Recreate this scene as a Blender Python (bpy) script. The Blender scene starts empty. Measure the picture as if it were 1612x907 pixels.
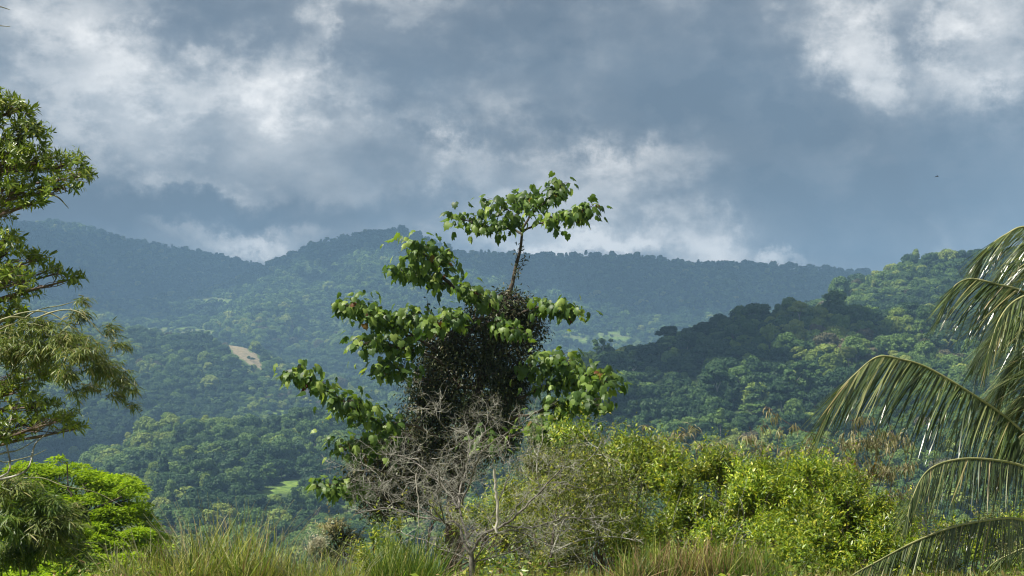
import bpy, math, random
import numpy as np
from mathutils import Matrix, Vector
R = math.radians
rng = np.random.default_rng(7)
random.seed(7)
sc = bpy.context.scene
COL = sc.collection

# ------------------------------------------------------------------ camera
F = 2215.0            # focal length in pixels of the 1612 px wide photograph
TH = R(4.81)          # camera tilts up a little
EYE = 1.6
cam_d = bpy.data.cameras.new('camera'); cam = bpy.data.objects.new('camera', cam_d); COL.objects.link(cam)
cam_d.sensor_width = 36.0; cam_d.lens = 36.0 * F / 1612.0
cam_d.clip_start = 0.1; cam_d.clip_end = 30000
cam.location = (0, 0, EYE); cam.rotation_euler = (R(90) + TH, 0, 0)
sc.camera = cam
sc.render.resolution_x = 1024; sc.render.resolution_y = 576

# ------------------------------------------------------------------ light
SUN_EL, SUN_AZ = R(56), R(-108)      # azimuth from +Y, towards -X
sdir = Vector((math.sin(SUN_AZ) * math.cos(SUN_EL), math.cos(SUN_AZ) * math.cos(SUN_EL), math.sin(SUN_EL)))
sl = bpy.data.lights.new('sun', 'SUN'); sl.energy = 5.0; sl.angle = R(0.5); sl.color = (1.0, 0.95, 0.86)
so = bpy.data.objects.new('sun', sl); COL.objects.link(so)
so.rotation_euler = (-sdir).to_track_quat('-Z', 'Y').to_euler(); so.location = (0, 0, 60)

w = bpy.data.worlds.new('World'); sc.world = w; w.use_nodes = True
nt = w.node_tree; N = nt.nodes; L = nt.links
N.clear()
def node(t, **k):
    n = N.new(t)
    for a, b in k.items(): setattr(n, a, b)
    return n
def mth(op, a, b=None, c=None):
    n = node('ShaderNodeMath', operation=op)
    for i, x in enumerate((a, b, c)):
        if x is None: continue
        if isinstance(x, (int, float)): n.inputs[i].default_value = x
        else: L.new(x, n.inputs[i])
    return n.outputs[0]
def vmth(op, a, b=None, out=0):
    n = node('ShaderNodeVectorMath', operation=op)
    for i, x in enumerate((a, b)):
        if x is None: continue
        if isinstance(x, (tuple, list)): n.inputs[i].default_value = x
        else: L.new(x, n.inputs[i])
    return n.outputs[out]
tc = node('ShaderNodeTexCoord'); D0 = tc.outputs['Generated']
sep = node('ShaderNodeSeparateXYZ'); L.new(D0, sep.inputs[0])
az = mth('ARCTAN2', sep.outputs[0], sep.outputs[1]); el = mth('ARCSINE', sep.outputs[2])
cmb = node('ShaderNodeCombineXYZ'); L.new(az, cmb.inputs[0]); L.new(el, cmb.inputs[1])
def noise(vec, scale, detail, rough, col=False, loc=(0, 0, 0), stretch=(1, 1, 1)):
    m = node('ShaderNodeMapping'); L.new(vec, m.inputs['Vector'])
    m.inputs['Location'].default_value = loc; m.inputs['Scale'].default_value = stretch
    n = node('ShaderNodeTexNoise'); L.new(m.outputs[0], n.inputs['Vector'])
    n.inputs['Scale'].default_value = scale; n.inputs['Detail'].default_value = detail
    n.inputs['Roughness'].default_value = rough
    return n.outputs['Color'] if col else n.outputs['Fac']
wn = noise(D0, 7.5, 8, 0.70, True)
wn = vmth('SUBTRACT', wn, (0.5, 0.5, 0.5)); wn = vmth('MULTIPLY', wn, (0.17, 0.15, 0.0))
P = vmth('ADD', cmb.outputs[0], wn)
def azel(px, row):
    s = (px - 806) / F; t = (453.5 - row) / F
    x, y, z = s, math.cos(TH) - math.sin(TH) * t, math.sin(TH) + math.cos(TH) * t
    return math.atan2(x, y), math.atan2(z, math.hypot(x, y))
# clouds: bright and dark masses (pixel-sized units only used to write their direction and angular size)
BLOBS = [  # px, row, rx, ry, amount
 (60, 130, 110, 110, .20), (175, 70, 60, 50, .26), (290, 140, 90, 60, .16), (350, 45, 130, 60, -.22), (120, 20, 80, 40, -.05),
 (470, 90, 60, 60, .26), (505, 40, 30, 45, .20), (430, 150, 50, 40, .26), (570, 170, 70, 40, .10), (260, 210, 120, 70, .02),
 (400, 250, 220, 60, .08), (280, 300, 90, 14, .24), (150, 250, 90, 50, .05), (720, 110, 150, 90, -.16), (900, 140, 220, 90, -.22), (1130, 200, 200, 110, -.24), (660, 20, 150, 40, -.08),
 (700, 225, 45, 30, .34), (810, 170, 60, 50, .18), (900, 265, 110, 50, .26), (1010, 250, 90, 30, .22), (1090, 310, 90, 50, .14), (660, 275, 70, 30, .14), (560, 215, 80, 40, .08),
 (760, 290, 150, 60, .10), (1030, 320, 100, 60, .12),
 (1325, 55, 45, 50, .26), (1340, 125, 50, 36, .20), (1430, 100, 30, 60, -.16), (1445, 145, 50, 30, .14), (1540, 55, 60, 50, .26), (1600, 90, 60, 80, .16), (1570, 145, 60, 25, .12),
 (1430, 60, 35, 50, -.05), (1400, 290, 260, 80, -.22), (1560, 300, 150, 100, -.18), (1300, 330, 120, 60, -.10), (1180, 340, 90, 50, .04),
 (180, 345, 220, 35, -.42), (60, 320, 100, 50, -.20), (430, 340, 120, 25, -.22), (350, 385, 90, 20, .30), (240, 374, 40, 8, .24), (420, 405, 50, 14, .35), (480, 365, 40, 20, .22),
 (560, 330, 130, 20, -.08), (930, 375, 120, 22, .34), (1010, 385, 60, 14, .24), (1130, 360, 30, 40, .22), (1200, 400, 60, 12, .34), (1280, 410, 50, 10, .30), (800, 370, 120, 18, .16),
 (1450, 370, 120, 40, -.12),
]
acc = None
for px, row, rx, ry, amt in BLOBS:
    a, e = azel(px, row)
    v = vmth('SUBTRACT', P, (a, e, 0)); v = vmth('MULTIPLY', v, (F / rx / 1.2, F / ry / 1.2, 0))
    g = mth('EXPONENT', mth('MULTIPLY', vmth('DOT_PRODUCT', v, v, out='Value'), -1.0))
    acc = mth('MULTIPLY_ADD', g, amt, acc if acc is not None else 0.0)
n1 = noise(D0, 7.0, 6, 0.6, False, (3.1, .2, .4), (1, 1, 1.9))
n2 = noise(D0, 21.0, 9, 0.58, False, (1.1, 2.2, .7), (1, 1, 1.6))
B = mth('MULTIPLY_ADD', mth('SUBTRACT', n1, 0.5), 0.85, mth('ADD', mth('MULTIPLY', acc, 1.12), 0.425))
B = mth('MULTIPLY_ADD', mth('SUBTRACT', n2, 0.5), 0.62, B)
n3 = noise(D0, 13.0, 9, 0.6, False, (5.1, .9, 2.4), (1, 1, 1.5))
ms = node('ShaderNodeMapRange', interpolation_type='SMOOTHSTEP'); L.new(n3, ms.inputs[0]); ms.inputs[1].default_value = .44; ms.inputs[2].default_value = .58; ms.inputs[3].default_value = -.11; ms.inputs[4].default_value = .11
B = mth('ADD', B, ms.outputs[0])
rp = node('ShaderNodeValToRGB'); L.new(B, rp.inputs[0])
cr = rp.color_ramp; cr.interpolation = 'B_SPLINE'
for i, (p, c) in enumerate([(0.02, (.062, .066, .080)), (.32, (.128, .131, .142)), (.55, (.325, .318, .310)), (.80, (.64, .61, .57)), (1.0, (.95, .89, .82))]):
    e_ = cr.elements[i] if i < 2 else cr.elements.new(p)
    e_.position = p; e_.color = (*c, 1)
sky = node('ShaderNodeTexSky'); sky.sky_type = 'NISHITA'; sky.sun_disc = False
sky.sun_elevation = SUN_EL; sky.sun_rotation = SUN_AZ
bg1 = node('ShaderNodeBackground'); L.new(sky.outputs[0], bg1.inputs[0]); bg1.inputs[1].default_value = 0.07
bg2 = node('ShaderNodeBackground'); L.new(rp.outputs[0], bg2.inputs[0]); bg2.inputs[1].default_value = 0.90
mix = node('ShaderNodeMixShader'); mix.inputs[0].default_value = 0.94
L.new(bg1.outputs[0], mix.inputs[1]); L.new(bg2.outputs[0], mix.inputs[2])
wo = node('ShaderNodeOutputWorld'); L.new(mix.outputs[0], wo.inputs[0])

vs = sc.view_settings; vs.view_transform = 'Standard'; vs.look = 'None'; vs.exposure = 0.78; vs.gamma = 1.0
sc.cycles.max_bounces = 6; sc.cycles.diffuse_bounces = 1; sc.cycles.glossy_bounces = 2
sc.cycles.transmission_bounces = 3; sc.cycles.volume_bounces = 0; sc.cycles.transparent_max_bounces = 4
sc.cycles.use_denoising = True; sc.cycles.denoising_prefilter = 'ACCURATE'; sc.cycles.filter_width = 1.15; sc.cycles.caustics_reflective = False; sc.cycles.caustics_refractive = False
try: w.cycles.sampling_method = 'MANUAL'; w.cycles.sample_map_resolution = 512
except Exception: pass

HAZE = 0.00021
# ------------------------------------------------------------------ picture <-> place helpers (to read positions off the photograph)
def v_of(row):
    t = (453.5 - np.asarray(row, float)) / F
    return (math.sin(TH) + math.cos(TH) * t) / (math.cos(TH) - math.sin(TH) * t)
def Pt(px, row, D):
    s = (px - 806) / F; t = (453.5 - row) / F; k = math.cos(TH) - math.sin(TH) * t
    return np.array([s / k * D, D, EYE + (math.sin(TH) + math.cos(TH) * t) / k * D])
def proj(x, y, z):
    y = np.maximum(y, .01)
    f_ = math.cos(TH) * y + math.sin(TH) * (z - EYE); u_ = -math.sin(TH) * y + math.cos(TH) * (z - EYE)
    return 806 + F * x / f_, 453.5 - F * u_ / f_

# ------------------------------------------------------------------ noise
def _h(ix, iy, s):
    h = (ix.astype(np.int64) * 374761393 + iy.astype(np.int64) * 668265263 + s * 1442695) & 0x7fffffff
    h = ((h ^ (h >> 13)) * 1274126177) & 0x7fffffff
    return ((h ^ (h >> 16)) & 0xffff) / 65535.0
def vn(x, y, s=0):
    ix = np.floor(x); iy = np.floor(y); fx = x - ix; fy = y - iy
    fx = fx * fx * (3 - 2 * fx); fy = fy * fy * (3 - 2 * fy)
    a = _h(ix, iy, s); b = _h(ix + 1, iy, s); c = _h(ix, iy + 1, s); d = _h(ix + 1, iy + 1, s)
    return (a * (1 - fx) + b * fx) * (1 - fy) + (c * (1 - fx) + d * fx) * fy
def fbm(x, y, s=0, o=4):
    t = 0; a = .5
    for i in range(o):
        t = t + a * vn(x, y, s + i); x = x * 2.03 + 7.1; y = y * 2.03 + 3.7; a *= .5
    return t

# ------------------------------------------------------------------ terrain height
PX = [-300, 0, 60, 110, 160, 220, 290, 350, 410, 440, 480, 540, 620, 680, 720, 800, 850, 950, 1000, 1080, 1150, 1200, 1290, 1350, 1400, 1450, 1500, 1612, 1900]
def tab(d): 
    k = sorted(d); return lambda p: np.interp(p, k, [d[i] for i in k])
rowB = tab({-300: 800, 0: 790, 130: 745, 250: 690, 400: 676, 550: 676, 700: 690, 820: 625, 880: 594, 940: 582, 1000: 570, 1060: 550, 1110: 531, 1150: 517, 1200: 508, 1290: 503, 1400: 520, 1500: 528, 1612: 535, 1900: 540})
DB = tab({-300: 950, 550: 950, 820: 850, 1000: 800, 1900: 760})
rowC2 = tab({-300: 560, 0: 545, 200: 532, 330: 532, 400: 555, 480: 590, 600: 615, 750: 620, 1000: 600, 1150: 560, 1240: 500, 1290: 474, 1340: 455, 1400: 430, 1450: 408, 1490: 398, 1540: 398, 1612: 390, 1900: 372})
DC2 = tab({-300: 1750, 600: 1750, 1000: 1500, 1300: 1250, 1900: 1250})
rowE = tab({-300: 505, 0: 500, 200: 512, 330: 510, 450: 500, 550: 520, 700: 540, 850: 545, 1000: 540, 1200: 530, 1300: 560, 1900: 560})
rowF = tab({-300: 510, 0: 500, 200: 480, 300: 465, 360: 448, 405: 428, 430: 416, 455: 404, 480: 389, 540: 368, 580: 361, 630: 361, 680: 379, 720: 394, 800: 402, 850: 400, 950: 405, 1000: 411, 1080: 421, 1150: 419, 1200: 423, 1280: 428, 1330: 432, 1400: 440, 1612: 455, 1900: 455})
rowG = tab({-300: 330, 0: 348, 60: 350, 110: 354, 160: 368, 220: 382, 290: 396, 350: 409, 410: 422, 500: 445, 650: 470, 1900: 500})
def height(x, y, detail=True):
    x = np.asarray(x, float); y = np.asarray(y, float)
    r = np.hypot(x, y); a = np.arctan2(x, y); ac = np.clip(a, -R(32), R(32))
    D = r * np.cos(ac); px = 806 + F * np.tan(ac)
    right = np.clip((px - 800) / 250, 0, 1)
    zB = EYE + v_of(rowB(px)) * DB(px); zC = EYE + v_of(rowC2(px)) * DC2(px)
    zE = EYE + v_of(rowE(px)) * 2350; zF = EYE + v_of(rowF(px)) * 3000; zG = EYE + v_of(rowG(px)) * 3900
    rr = np.clip((px - 1150) / 200, 0, 1)       # the right hill climbs on without a dip
    dip = (zB - 40) * (1 - rr) + (zB + 2) * rr
    Ds = [0 * D, 0 * D + 11, 0 * D + 14, 0 * D + 20, 0 * D + 30, 0 * D + 60, 0 * D + 150, 0 * D + 400, DB(px), DB(px) + 200, DC2(px), DC2(px) + 230, 0 * D + 2350, 0 * D + 3000, 0 * D + 3350, 0 * D + 3900, 0 * D + 5000]
    floor = -86 + 18 * right
    Zs = [0 * D, 0 * D, 0 * D - .1, 0 * D - 1.6, 0 * D - 4.6, 0 * D - 15, 0 * D - 44, floor, zB, dip, zC, np.minimum(zC - 40, zE - 10), zE, zF, zF - 90, zG, zG - 350]
    z = Zs[0] + 0 * D
    for i in range(len(Ds) - 1):
        t = (D - Ds[i]) / np.maximum(Ds[i + 1] - Ds[i], 1e-6)
        m = (t >= 0) if i == len(Ds) - 2 else ((t >= 0) & (t < 1))
        t = np.clip(t, 0, 1)
        z = np.where(m, Zs[i] * (1 - t) + Zs[i + 1] * t, z)
    k = np.clip((D - 350) / 1300, 0, 1)
    z = z + k * (34 * (fbm(x / 330 + 5, y / 330, 11, 3) - .45)) + np.clip((D - 200) / 400, 0, 1) * 9 * (fbm(x / 80, y / 80, 23, 3) - .45)
    # gullies running down the faces of the far ridges
    cr_ = np.clip(np.abs(D - 3000) / 260, 0, 1) * np.clip(np.abs(D - 3900) / 300, 0, 1)
    gl = np.abs(vn(x / 210 + .25 * vn(y / 160, x / 300, 5), y / 900, 31) - .5) * 2
    gl2 = np.abs(vn(x / 95, y / 420, 37) - .5) * 2
    z = z + np.clip((D - 1900) / 400, 0, 1) * cr_ * (58 * (gl - .5) + 20 * (gl2 - .5))
    kn = np.clip((D - 8) / 20, 0, 1) * np.clip(1 - (D - 200) / 200, 0, 1)
    z = z + .5 * kn * (fbm(x / 4, y / 4, 3, 3) - .5) + np.clip(1 - D / 60, 0, 1) * .06 * (fbm(x / 1.2, y / 1.2, 9, 3) - .45)
    return z
def hit(px, row, d0=300, d1=4500):
    D = np.linspace(d0, d1, 1400); p = v_of(row); u = (Pt(px, row, 1.0)[0])
    z = height(u * D, D); ok = np.nonzero((z - EYE) / D >= p)[0]
    return D[ok[0]] if len(ok) else D[-1]

# ------------------------------------------------------------------ mesh helpers
def mesh_np(name, V, faces_idx, sizes, mats, matidx=None, smooth=False):
    me = bpy.data.meshes.new(name)
    V = np.asarray(V, np.float32); faces_idx = np.asarray(faces_idx, np.int32); sizes = np.asarray(sizes, np.int32)
    me.vertices.add(len(V)); me.vertices.foreach_set('co', V.ravel())
    me.loops.add(len(faces_idx)); me.loops.foreach_set('vertex_index', faces_idx)
    me.polygons.add(len(sizes)); st = np.concatenate(([0], np.cumsum(sizes)[:-1])).astype(np.int32)
    me.polygons.foreach_set('loop_start', st); me.polygons.foreach_set('loop_total', sizes)
    if matidx is not None: me.polygons.foreach_set('material_index', np.asarray(matidx, np.int32))
    if smooth: me.polygons.foreach_set('use_smooth', np.ones(len(sizes), bool))
    me.update(calc_edges=True)
    for m in (mats if isinstance(mats, (list, tuple)) else [mats]): me.materials.append(m)
    return me
def link(name, me, parent=None, **props):
    o = bpy.data.objects.new(name, me); COL.objects.link(o)
    if parent is not None:
        o.parent = parent
        if me is not None: o.location = -parent_pos(parent)
    for k, v in props.items(): o[k] = v
    return o
def parent_pos(p):
    v = Vector(p.location); 
    while p.parent: p = p.parent; v = v + Vector(p.location)
    return v
def thing(name, label, cat, loc=(0, 0, 0), group=None):
    o = bpy.data.objects.new(name, None); COL.objects.link(o); o.location = loc; o.empty_display_size = .3
    o['label'] = label; o['category'] = cat
    if group: o['group'] = group
    return o
# leaf templates: y = along the leaf, x = across, z = normal; unit length
def T_diamond(w=.32, fold=.06, droop=.05):
    return np.array([[0, 0, 0], [w / 2, .42, fold], [0, 1, -droop], [-w / 2, .42, fold]]), [[0, 1, 2], [0, 2, 3]]
def T_lance(w=.24, fold=.03, droop=.16):
    v = [[0, 0, 0]]
    for y, k in ((.3, 1.), (.65, .8)):
        v += [[-w / 2 * k, y, fold - droop * y * y], [0, y, -droop * y * y], [w / 2 * k, y, fold - droop * y * y]]
    v += [[0, 1, -droop * 1.15]]
    return np.array(v), [[0, 3, 2], [0, 2, 1], [1, 2, 5, 4], [2, 3, 6, 5], [4, 5, 7], [5, 6, 7]]
def T_lobed(droop=.35, cup=.10, seed=0):
    r_ = np.random.default_rng(seed)
    ring = [(0, .12), (.22, -.06), (.46, .10), (.50, .36), (.36, .50), (.40, .72), (.20, .78), (0, 1.06),
            (-.20, .78), (-.40, .72), (-.36, .50), (-.50, .36), (-.46, .10), (-.22, -.06)]
    v = []
    for x, y in ring:
        x += r_.uniform(-.03, .03); y += r_.uniform(-.03, .03)
        v.append([x * .92, y, -droop * max(y, 0) ** 2 - cup * (abs(x) * 2) ** 1.5 + r_.uniform(-.02, .02)])
    v += [[0, .35, -droop * .1 + .02], [0, .68, -droop * .42 + .02]]
    a, b = 14, 15
    f = [[0, 1, a], [1, 2, a], [2, 3, a], [3, 4, a], [4, b, a], [4, 5, b], [5, 6, b], [6, 7, b], [7, 8, b], [8, 9, b], [9, 10, b], [10, a, b], [10, 11, a], [11, 12, a], [12, 13, a], [13, 0, a]]
    return np.array(v), f
def T_blade(bend=.3, w=.02, seg=4, taper=.9):
    v = []; f = []
    for i in range(seg):
        t = i / seg; k = 1 - taper * t ** 1.6
        z = -bend * t ** 2.2; y = t * math.sqrt(max(1 - bend * bend * .5 * t, .3))
        v += [[-w / 2 * k, y, z], [w / 2 * k, y, z]]
    v += [[0, math.sqrt(max(1 - bend * bend * .5, .3)), -bend]]
    for i in range(seg - 1): f.append([2 * i, 2 * i + 1, 2 * i + 3, 2 * i + 2])
    f.append([2 * seg - 2, 2 * seg - 1, 2 * seg])
    return np.array(v), f
def frames(d, n):
    d = d / np.linalg.norm(d, axis=1, keepdims=True)
    x = np.cross(d, n); l = np.linalg.norm(x, axis=1, keepdims=True)
    x = np.where(l < 1e-4, np.array([[1., 0, 0]]), x / np.maximum(l, 1e-4)); z = np.cross(x, d)
    return np.stack([x, d, z], axis=2)   # columns
class Leaves:
    """a list of leaves: place, direction, normal, length, width factor"""
    def __init__(s): s.p, s.d, s.n, s.s, s.m = [], [], [], [], []
    def add(s, p, d, n, size, m=0):
        p = np.atleast_2d(p); k = len(p)
        s.p.append(p); s.d.append(np.broadcast_to(d, (k, 3))); s.n.append(np.broadcast_to(n, (k, 3)))
        s.s.append(np.broadcast_to(size, (k,))); s.m.append(np.broadcast_to(m, (k,)))
    def arr(s):
        return np.concatenate(s.p), np.concatenate(s.d), np.concatenate(s.n), np.concatenate(s.s), np.concatenate(s.m)
    def build(s, parent, temps, mats, single=0, name='leaf', mass='foliage', sub=None):
        p, d, n, sz, m = s.arr(); Q = frames(d, n); k = len(p)
        ti = rng.integers(0, len(temps), k); order = np.arange(k)
        pick = np.zeros(k, bool)
        if single:
            vx, vy = proj(p[:, 0], p[:, 1], p[:, 2])
            inside = (vx > 0) & (vx < 1612) & (vy > 0) & (vy < 907)
            score = np.where(inside, sz / p[:, 1] * (1 + .25 * (p[:, 1].max() - p[:, 1])), -1)
            idx = np.argsort(-score)[:single]; idx = idx[score[idx] > 0]; pick[idx] = True
            cache = {}
            base = Matrix.Translation(-parent_pos(parent))
            for i in idx:
                key = (int(ti[i]), int(m[i]))
                if key not in cache:
                    tv, tf = temps[key[0]]
                    me = bpy.data.meshes.new(name); me.from_pydata(tv.tolist(), [], tf); me.materials.append(mats[key[1]]); cache[key] = me
                o = bpy.data.objects.new(name, cache[key]); COL.objects.link(o); o.parent = parent
                M = np.eye(4); M[:3, :3] = Q[i] * sz[i]; M[:3, 3] = p[i]
                o.matrix_local = base @ Matrix(M.tolist())
        rest = ~pick
        VV, FF, SS, MI = [], [], [], []; off = 0
        for t, (tv, tf) in enumerate(temps):
            sel = rest & (ti == t)
            if not sel.any(): continue
            X = np.einsum('kij,vj->kvi', Q[sel] * sz[sel][:, None, None], tv) + p[sel][:, None, :]
            kk, nv = X.shape[0], tv.shape[0]
            flat = np.array(sum(tf, [])); ss = np.array([len(f) for f in tf])
            FF.append((flat[None, :] + (np.arange(kk) * nv)[:, None] + off).ravel()); SS.append(np.tile(ss, kk))
            MI.append(np.repeat(m[sel], len(tf)))
            VV.append(X.reshape(-1, 3)); off += kk * nv
        if VV:
            me = mesh_np(mass, np.concatenate(VV), np.concatenate(FF), np.concatenate(SS), mats, np.concatenate(MI))
            o = link(mass, me, parent); o['kind'] = 'stuff'
            return o
class Tubes:
    def __init__(s, sides=6): s.V, s.F, s.n, s.k = [], [], 0, sides
    def add(s, pts, rad, sides=None):
        pts = np.asarray(pts, float); k = sides or s.k; m = len(pts)
        rad = np.broadcast_to(np.asarray(rad, float), (m,))
        t = np.gradient(pts, axis=0); t /= np.maximum(np.linalg.norm(t, axis=1, keepdims=True), 1e-9)
        up = np.array([.31, .17, .93]) if abs(t[0][2]) < .8 else np.array([.93, .3, .1])
        a = np.cross(t, up); a /= np.maximum(np.linalg.norm(a, axis=1, keepdims=True), 1e-9); b = np.cross(t, a)
        ang = np.arange(k) * 2 * math.pi / k
        ring = pts[:, None, :] + rad[:, None, None] * (np.cos(ang)[None, :, None] * a[:, None, :] + np.sin(ang)[None, :, None] * b[:, None, :])
        s.V.append(ring.reshape(-1, 3))
        for i in range(m - 1):
            for j in range(k):
                j2 = (j + 1) % k
                s.F.append((s.n + i * k + j, s.n + i * k + j2, s.n + (i + 1) * k + j2, s.n + (i + 1) * k + j))
        s.n += m * k
    def build(s, name, mat, parent, **props):
        if not s.F: return None
        me = mesh_np(name, np.concatenate(s.V), np.array(s.F).ravel(), np.full(len(s.F), 4), mat, smooth=True)
        return link(name, me, parent, **props)
def curve(pts, n=10):
    """smooth line through points (Catmull-Rom)"""
    p = np.asarray(pts, float)
    if len(p) == 2: return p[0] + (p[1] - p[0]) * np.linspace(0, 1, n)[:, None]
    q = np.vstack([2 * p[0] - p[1], p, 2 * p[-1] - p[-2]]); out = []
    for i in range(len(p) - 1):
        a, b, c, d = q[i:i + 4]
        for t in np.linspace(0, 1, n, endpoint=False):
            out.append(.5 * ((2 * b) + (c - a) * t + (2 * a - 5 * b + 4 * c - d) * t * t + (3 * b - a - 3 * c + d) * t ** 3))
    out.append(p[-1]); return np.array(out)
def unit(v): v = np.asarray(v, float); return v / np.maximum(np.linalg.norm(v, axis=-1, keepdims=True), 1e-9)
def rdir(k): return unit(rng.normal(size=(k, 3)))
def wander(a, b, amp, n=7):
    t = np.linspace(0, 1, n)[:, None]; p = a + (b - a) * t
    return p + rng.normal(size=(n, 3)) * amp * np.sin(t * math.pi) ** .6

# ------------------------------------------------------------------ materials
def new_mat(name):
    m = bpy.data.materials.new(name); m.use_nodes = True; m.node_tree.nodes.clear(); return m, m.node_tree.nodes, m.node_tree.links
def ramp(n, stops):
    r_ = n.new('ShaderNodeValToRGB'); c = r_.color_ramp
    for i, (p, col) in enumerate(stops):
        e = c.elements[i] if i < 2 else c.elements.new(p)
        e.position = p; e.color = (*col, 1)
    return r_
def leaf_mat(name, stops, trans=.35, rough=.45, spec=.4, interp='LINEAR', tint=(1.25, 1.3, .6), clump=.0, clump_scale=1.2):
    m, n, l = new_mat(name)
    g = n.new('ShaderNodeNewGeometry'); oi = n.new('ShaderNodeObjectInfo')
    ad = n.new('ShaderNodeMath'); ad.operation = 'ADD'; l.new(g.outputs['Random Per Island'], ad.inputs[0]); l.new(oi.outputs['Random'], ad.inputs[1])
    fr = n.new('ShaderNodeMath'); fr.operation = 'FRACT'; l.new(ad.outputs[0], fr.inputs[0])
    r_ = ramp(n, stops); r_.color_ramp.interpolation = interp; l.new(fr.outputs[0], r_.inputs[0]); col = r_.outputs[0]
    if clump:   # noise makes the leaf colour lighter or darker from patch to patch
        no = n.new('ShaderNodeTexNoise'); no.inputs['Scale'].default_value = clump_scale; no.inputs['Detail'].default_value = 2; l.new(g.outputs['Position'], no.inputs['Vector'])
        mr = n.new('ShaderNodeMapRange'); mr.inputs[1].default_value = .3; mr.inputs[2].default_value = .7; mr.inputs[3].default_value = 1 - clump; mr.inputs[4].default_value = 1 + clump; l.new(no.outputs[0], mr.inputs[0])
        mx = n.new('ShaderNodeVectorMath'); mx.operation = 'SCALE'; l.new(col, mx.inputs[0]); l.new(mr.outputs[0], mx.inputs['Scale']); col = mx.outputs[0]
    b = n.new('ShaderNodeBsdfPrincipled'); l.new(col, b.inputs['Base Color']); b.inputs['Roughness'].default_value = rough
    b.inputs['Specular IOR Level'].default_value = spec
    t = n.new('ShaderNodeBsdfTranslucent'); tm = n.new('ShaderNodeVectorMath'); tm.operation = 'MULTIPLY'; tm.inputs[1].default_value = tint
    l.new(col, tm.inputs[0]); l.new(tm.outputs[0], t.inputs[0])
    mi = n.new('ShaderNodeMixShader'); mi.inputs[0].default_value = trans; l.new(b.outputs[0], mi.inputs[1]); l.new(t.outputs[0], mi.inputs[2])
    o = n.new('ShaderNodeOutputMaterial'); l.new(mi.outputs[0], o.inputs[0])
    return m
def bark_mat(name, a, b, scale=12, rough=.85):
    m, n, l = new_mat(name)
    tc_ = n.new('ShaderNodeNewGeometry'); no = n.new('ShaderNodeTexNoise'); no.inputs['Scale'].default_value = scale; no.inputs['Detail'].default_value = 6; no.inputs['Roughness'].default_value = .7
    l.new(tc_.outputs['Position'], no.inputs['Vector'])
    r_ = ramp(n, [(.38, a), (.62, b)]); l.new(no.outputs[0], r_.inputs[0])
    p = n.new('ShaderNodeBsdfPrincipled'); p.inputs['Roughness'].default_value = rough; l.new(r_.outputs[0], p.inputs['Base Color'])
    bu = n.new('ShaderNodeBump'); bu.inputs['Strength'].default_value = .5; bu.inputs['Distance'].default_value = .01; l.new(no.outputs[0], bu.inputs['Height']); l.new(bu.outputs[0], p.inputs['Normal'])
    o = n.new('ShaderNodeOutputMaterial'); l.new(p.outputs[0], o.inputs[0]); return m
M_big = leaf_mat('broad_leaf', [(0, (.045, .095, .02)), (.45, (.10, .175, .034)), (.85, (.20, .30, .055)), (1, (.31, .40, .09))], .40, .46, .4, clump=.2)
M_bigold = leaf_mat('withering_leaf', [(0, (.24, .17, .03)), (.5, (.17, .075, .022)), (1, (.10, .04, .02))], .4, .5, .3)
M_vine = leaf_mat('vine_leaf', [(0, (.022, .034, .010)), (.5, (.045, .062, .020)), (.8, (.085, .10, .035)), (1, (.22, .19, .10))], .15, .42, .35, clump=.3, clump_scale=2)  # palest tones also stand in for leaves catching the light
M_shrub = leaf_mat('shrub_leaf', [(0, (.06, .115, .012)), (.5, (.18, .27, .022)), (.85, (.36, .42, .035)), (1, (.56, .52, .07))], .35, .36, .5, clump=.5, clump_scale=1.1)
M_shrub2 = leaf_mat('yellowish_shrub_leaf', [(0, (.09, .14, .02)), (.5, (.21, .27, .035)), (.85, (.37, .38, .05)), (1, (.50, .44, .10))], .38, .4, .5, clump=.3, clump_scale=1.5)
M_olive = leaf_mat('olive_leaf', [(0, (.08, .11, .025)), (.5, (.13, .15, .05)), (.85, (.20, .20, .08)), (1, (.30, .26, .14))], .3, .5, .35, clump=.25)
M_mango = leaf_mat('tree_leaf', [(0, (.08, .13, .018)), (.5, (.17, .24, .03)), (.85, (.27, .34, .045)), (1, (.38, .40, .08))], .40, .34, .55, clump=.3, clump_scale=1.6)
M_lime = leaf_mat('feathery_leaf', [(0, (.17, .28, .012)), (.5, (.26, .39, .016)), (1, (.37, .48, .03))], .42, .55, .2, clump=.25, clump_scale=.8)
M_bamb = leaf_mat('bamboo_leaf', [(0, (.08, .12, .025)), (.5, (.15, .21, .04)), (.85, (.25, .28, .07)), (1, (.42, .36, .16))], .34, .45, .45, clump=.2)
M_dry = leaf_mat('dry_bamboo_leaf', [(0, (.15, .17, .06)), (.4, (.26, .25, .11)), (.8, (.38, .34, .18)), (1, (.50, .44, .27))], .35, .5, .4, tint=(1.1, 1.05, .8))
M_palm = leaf_mat('palm_leaflet', [(0, (.03, .05, .016)), (.45, (.065, .10, .03)), (.75, (.13, .175, .055)), (.93, (.25, .27, .11)), (1, (.36, .28, .14))], .26, .28, .7, tint=(1.15, 1.25, .5))
M_grass = leaf_mat('grass_blade', [(0, (.15, .22, .03)), (.45, (.27, .34, .06)), (.75, (.42, .42, .12)), (1, (.62, .54, .26))], .35, .45, .4, clump=.2, clump_scale=3)
M_green = leaf_mat('green_grass_blade', [(0, (.06, .12, .015)), (.6, (.12, .20, .03)), (1, (.24, .29, .06))], .35, .42, .4, clump=.2)
M_straw = leaf_mat('dry_grass_blade', [(0, (.18, .10, .045)), (.4, (.30, .20, .09)), (.8, (.45, .35, .17)), (1, (.55, .48, .28))], .3, .6, .3, tint=(1.1, 1, .8))
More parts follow.
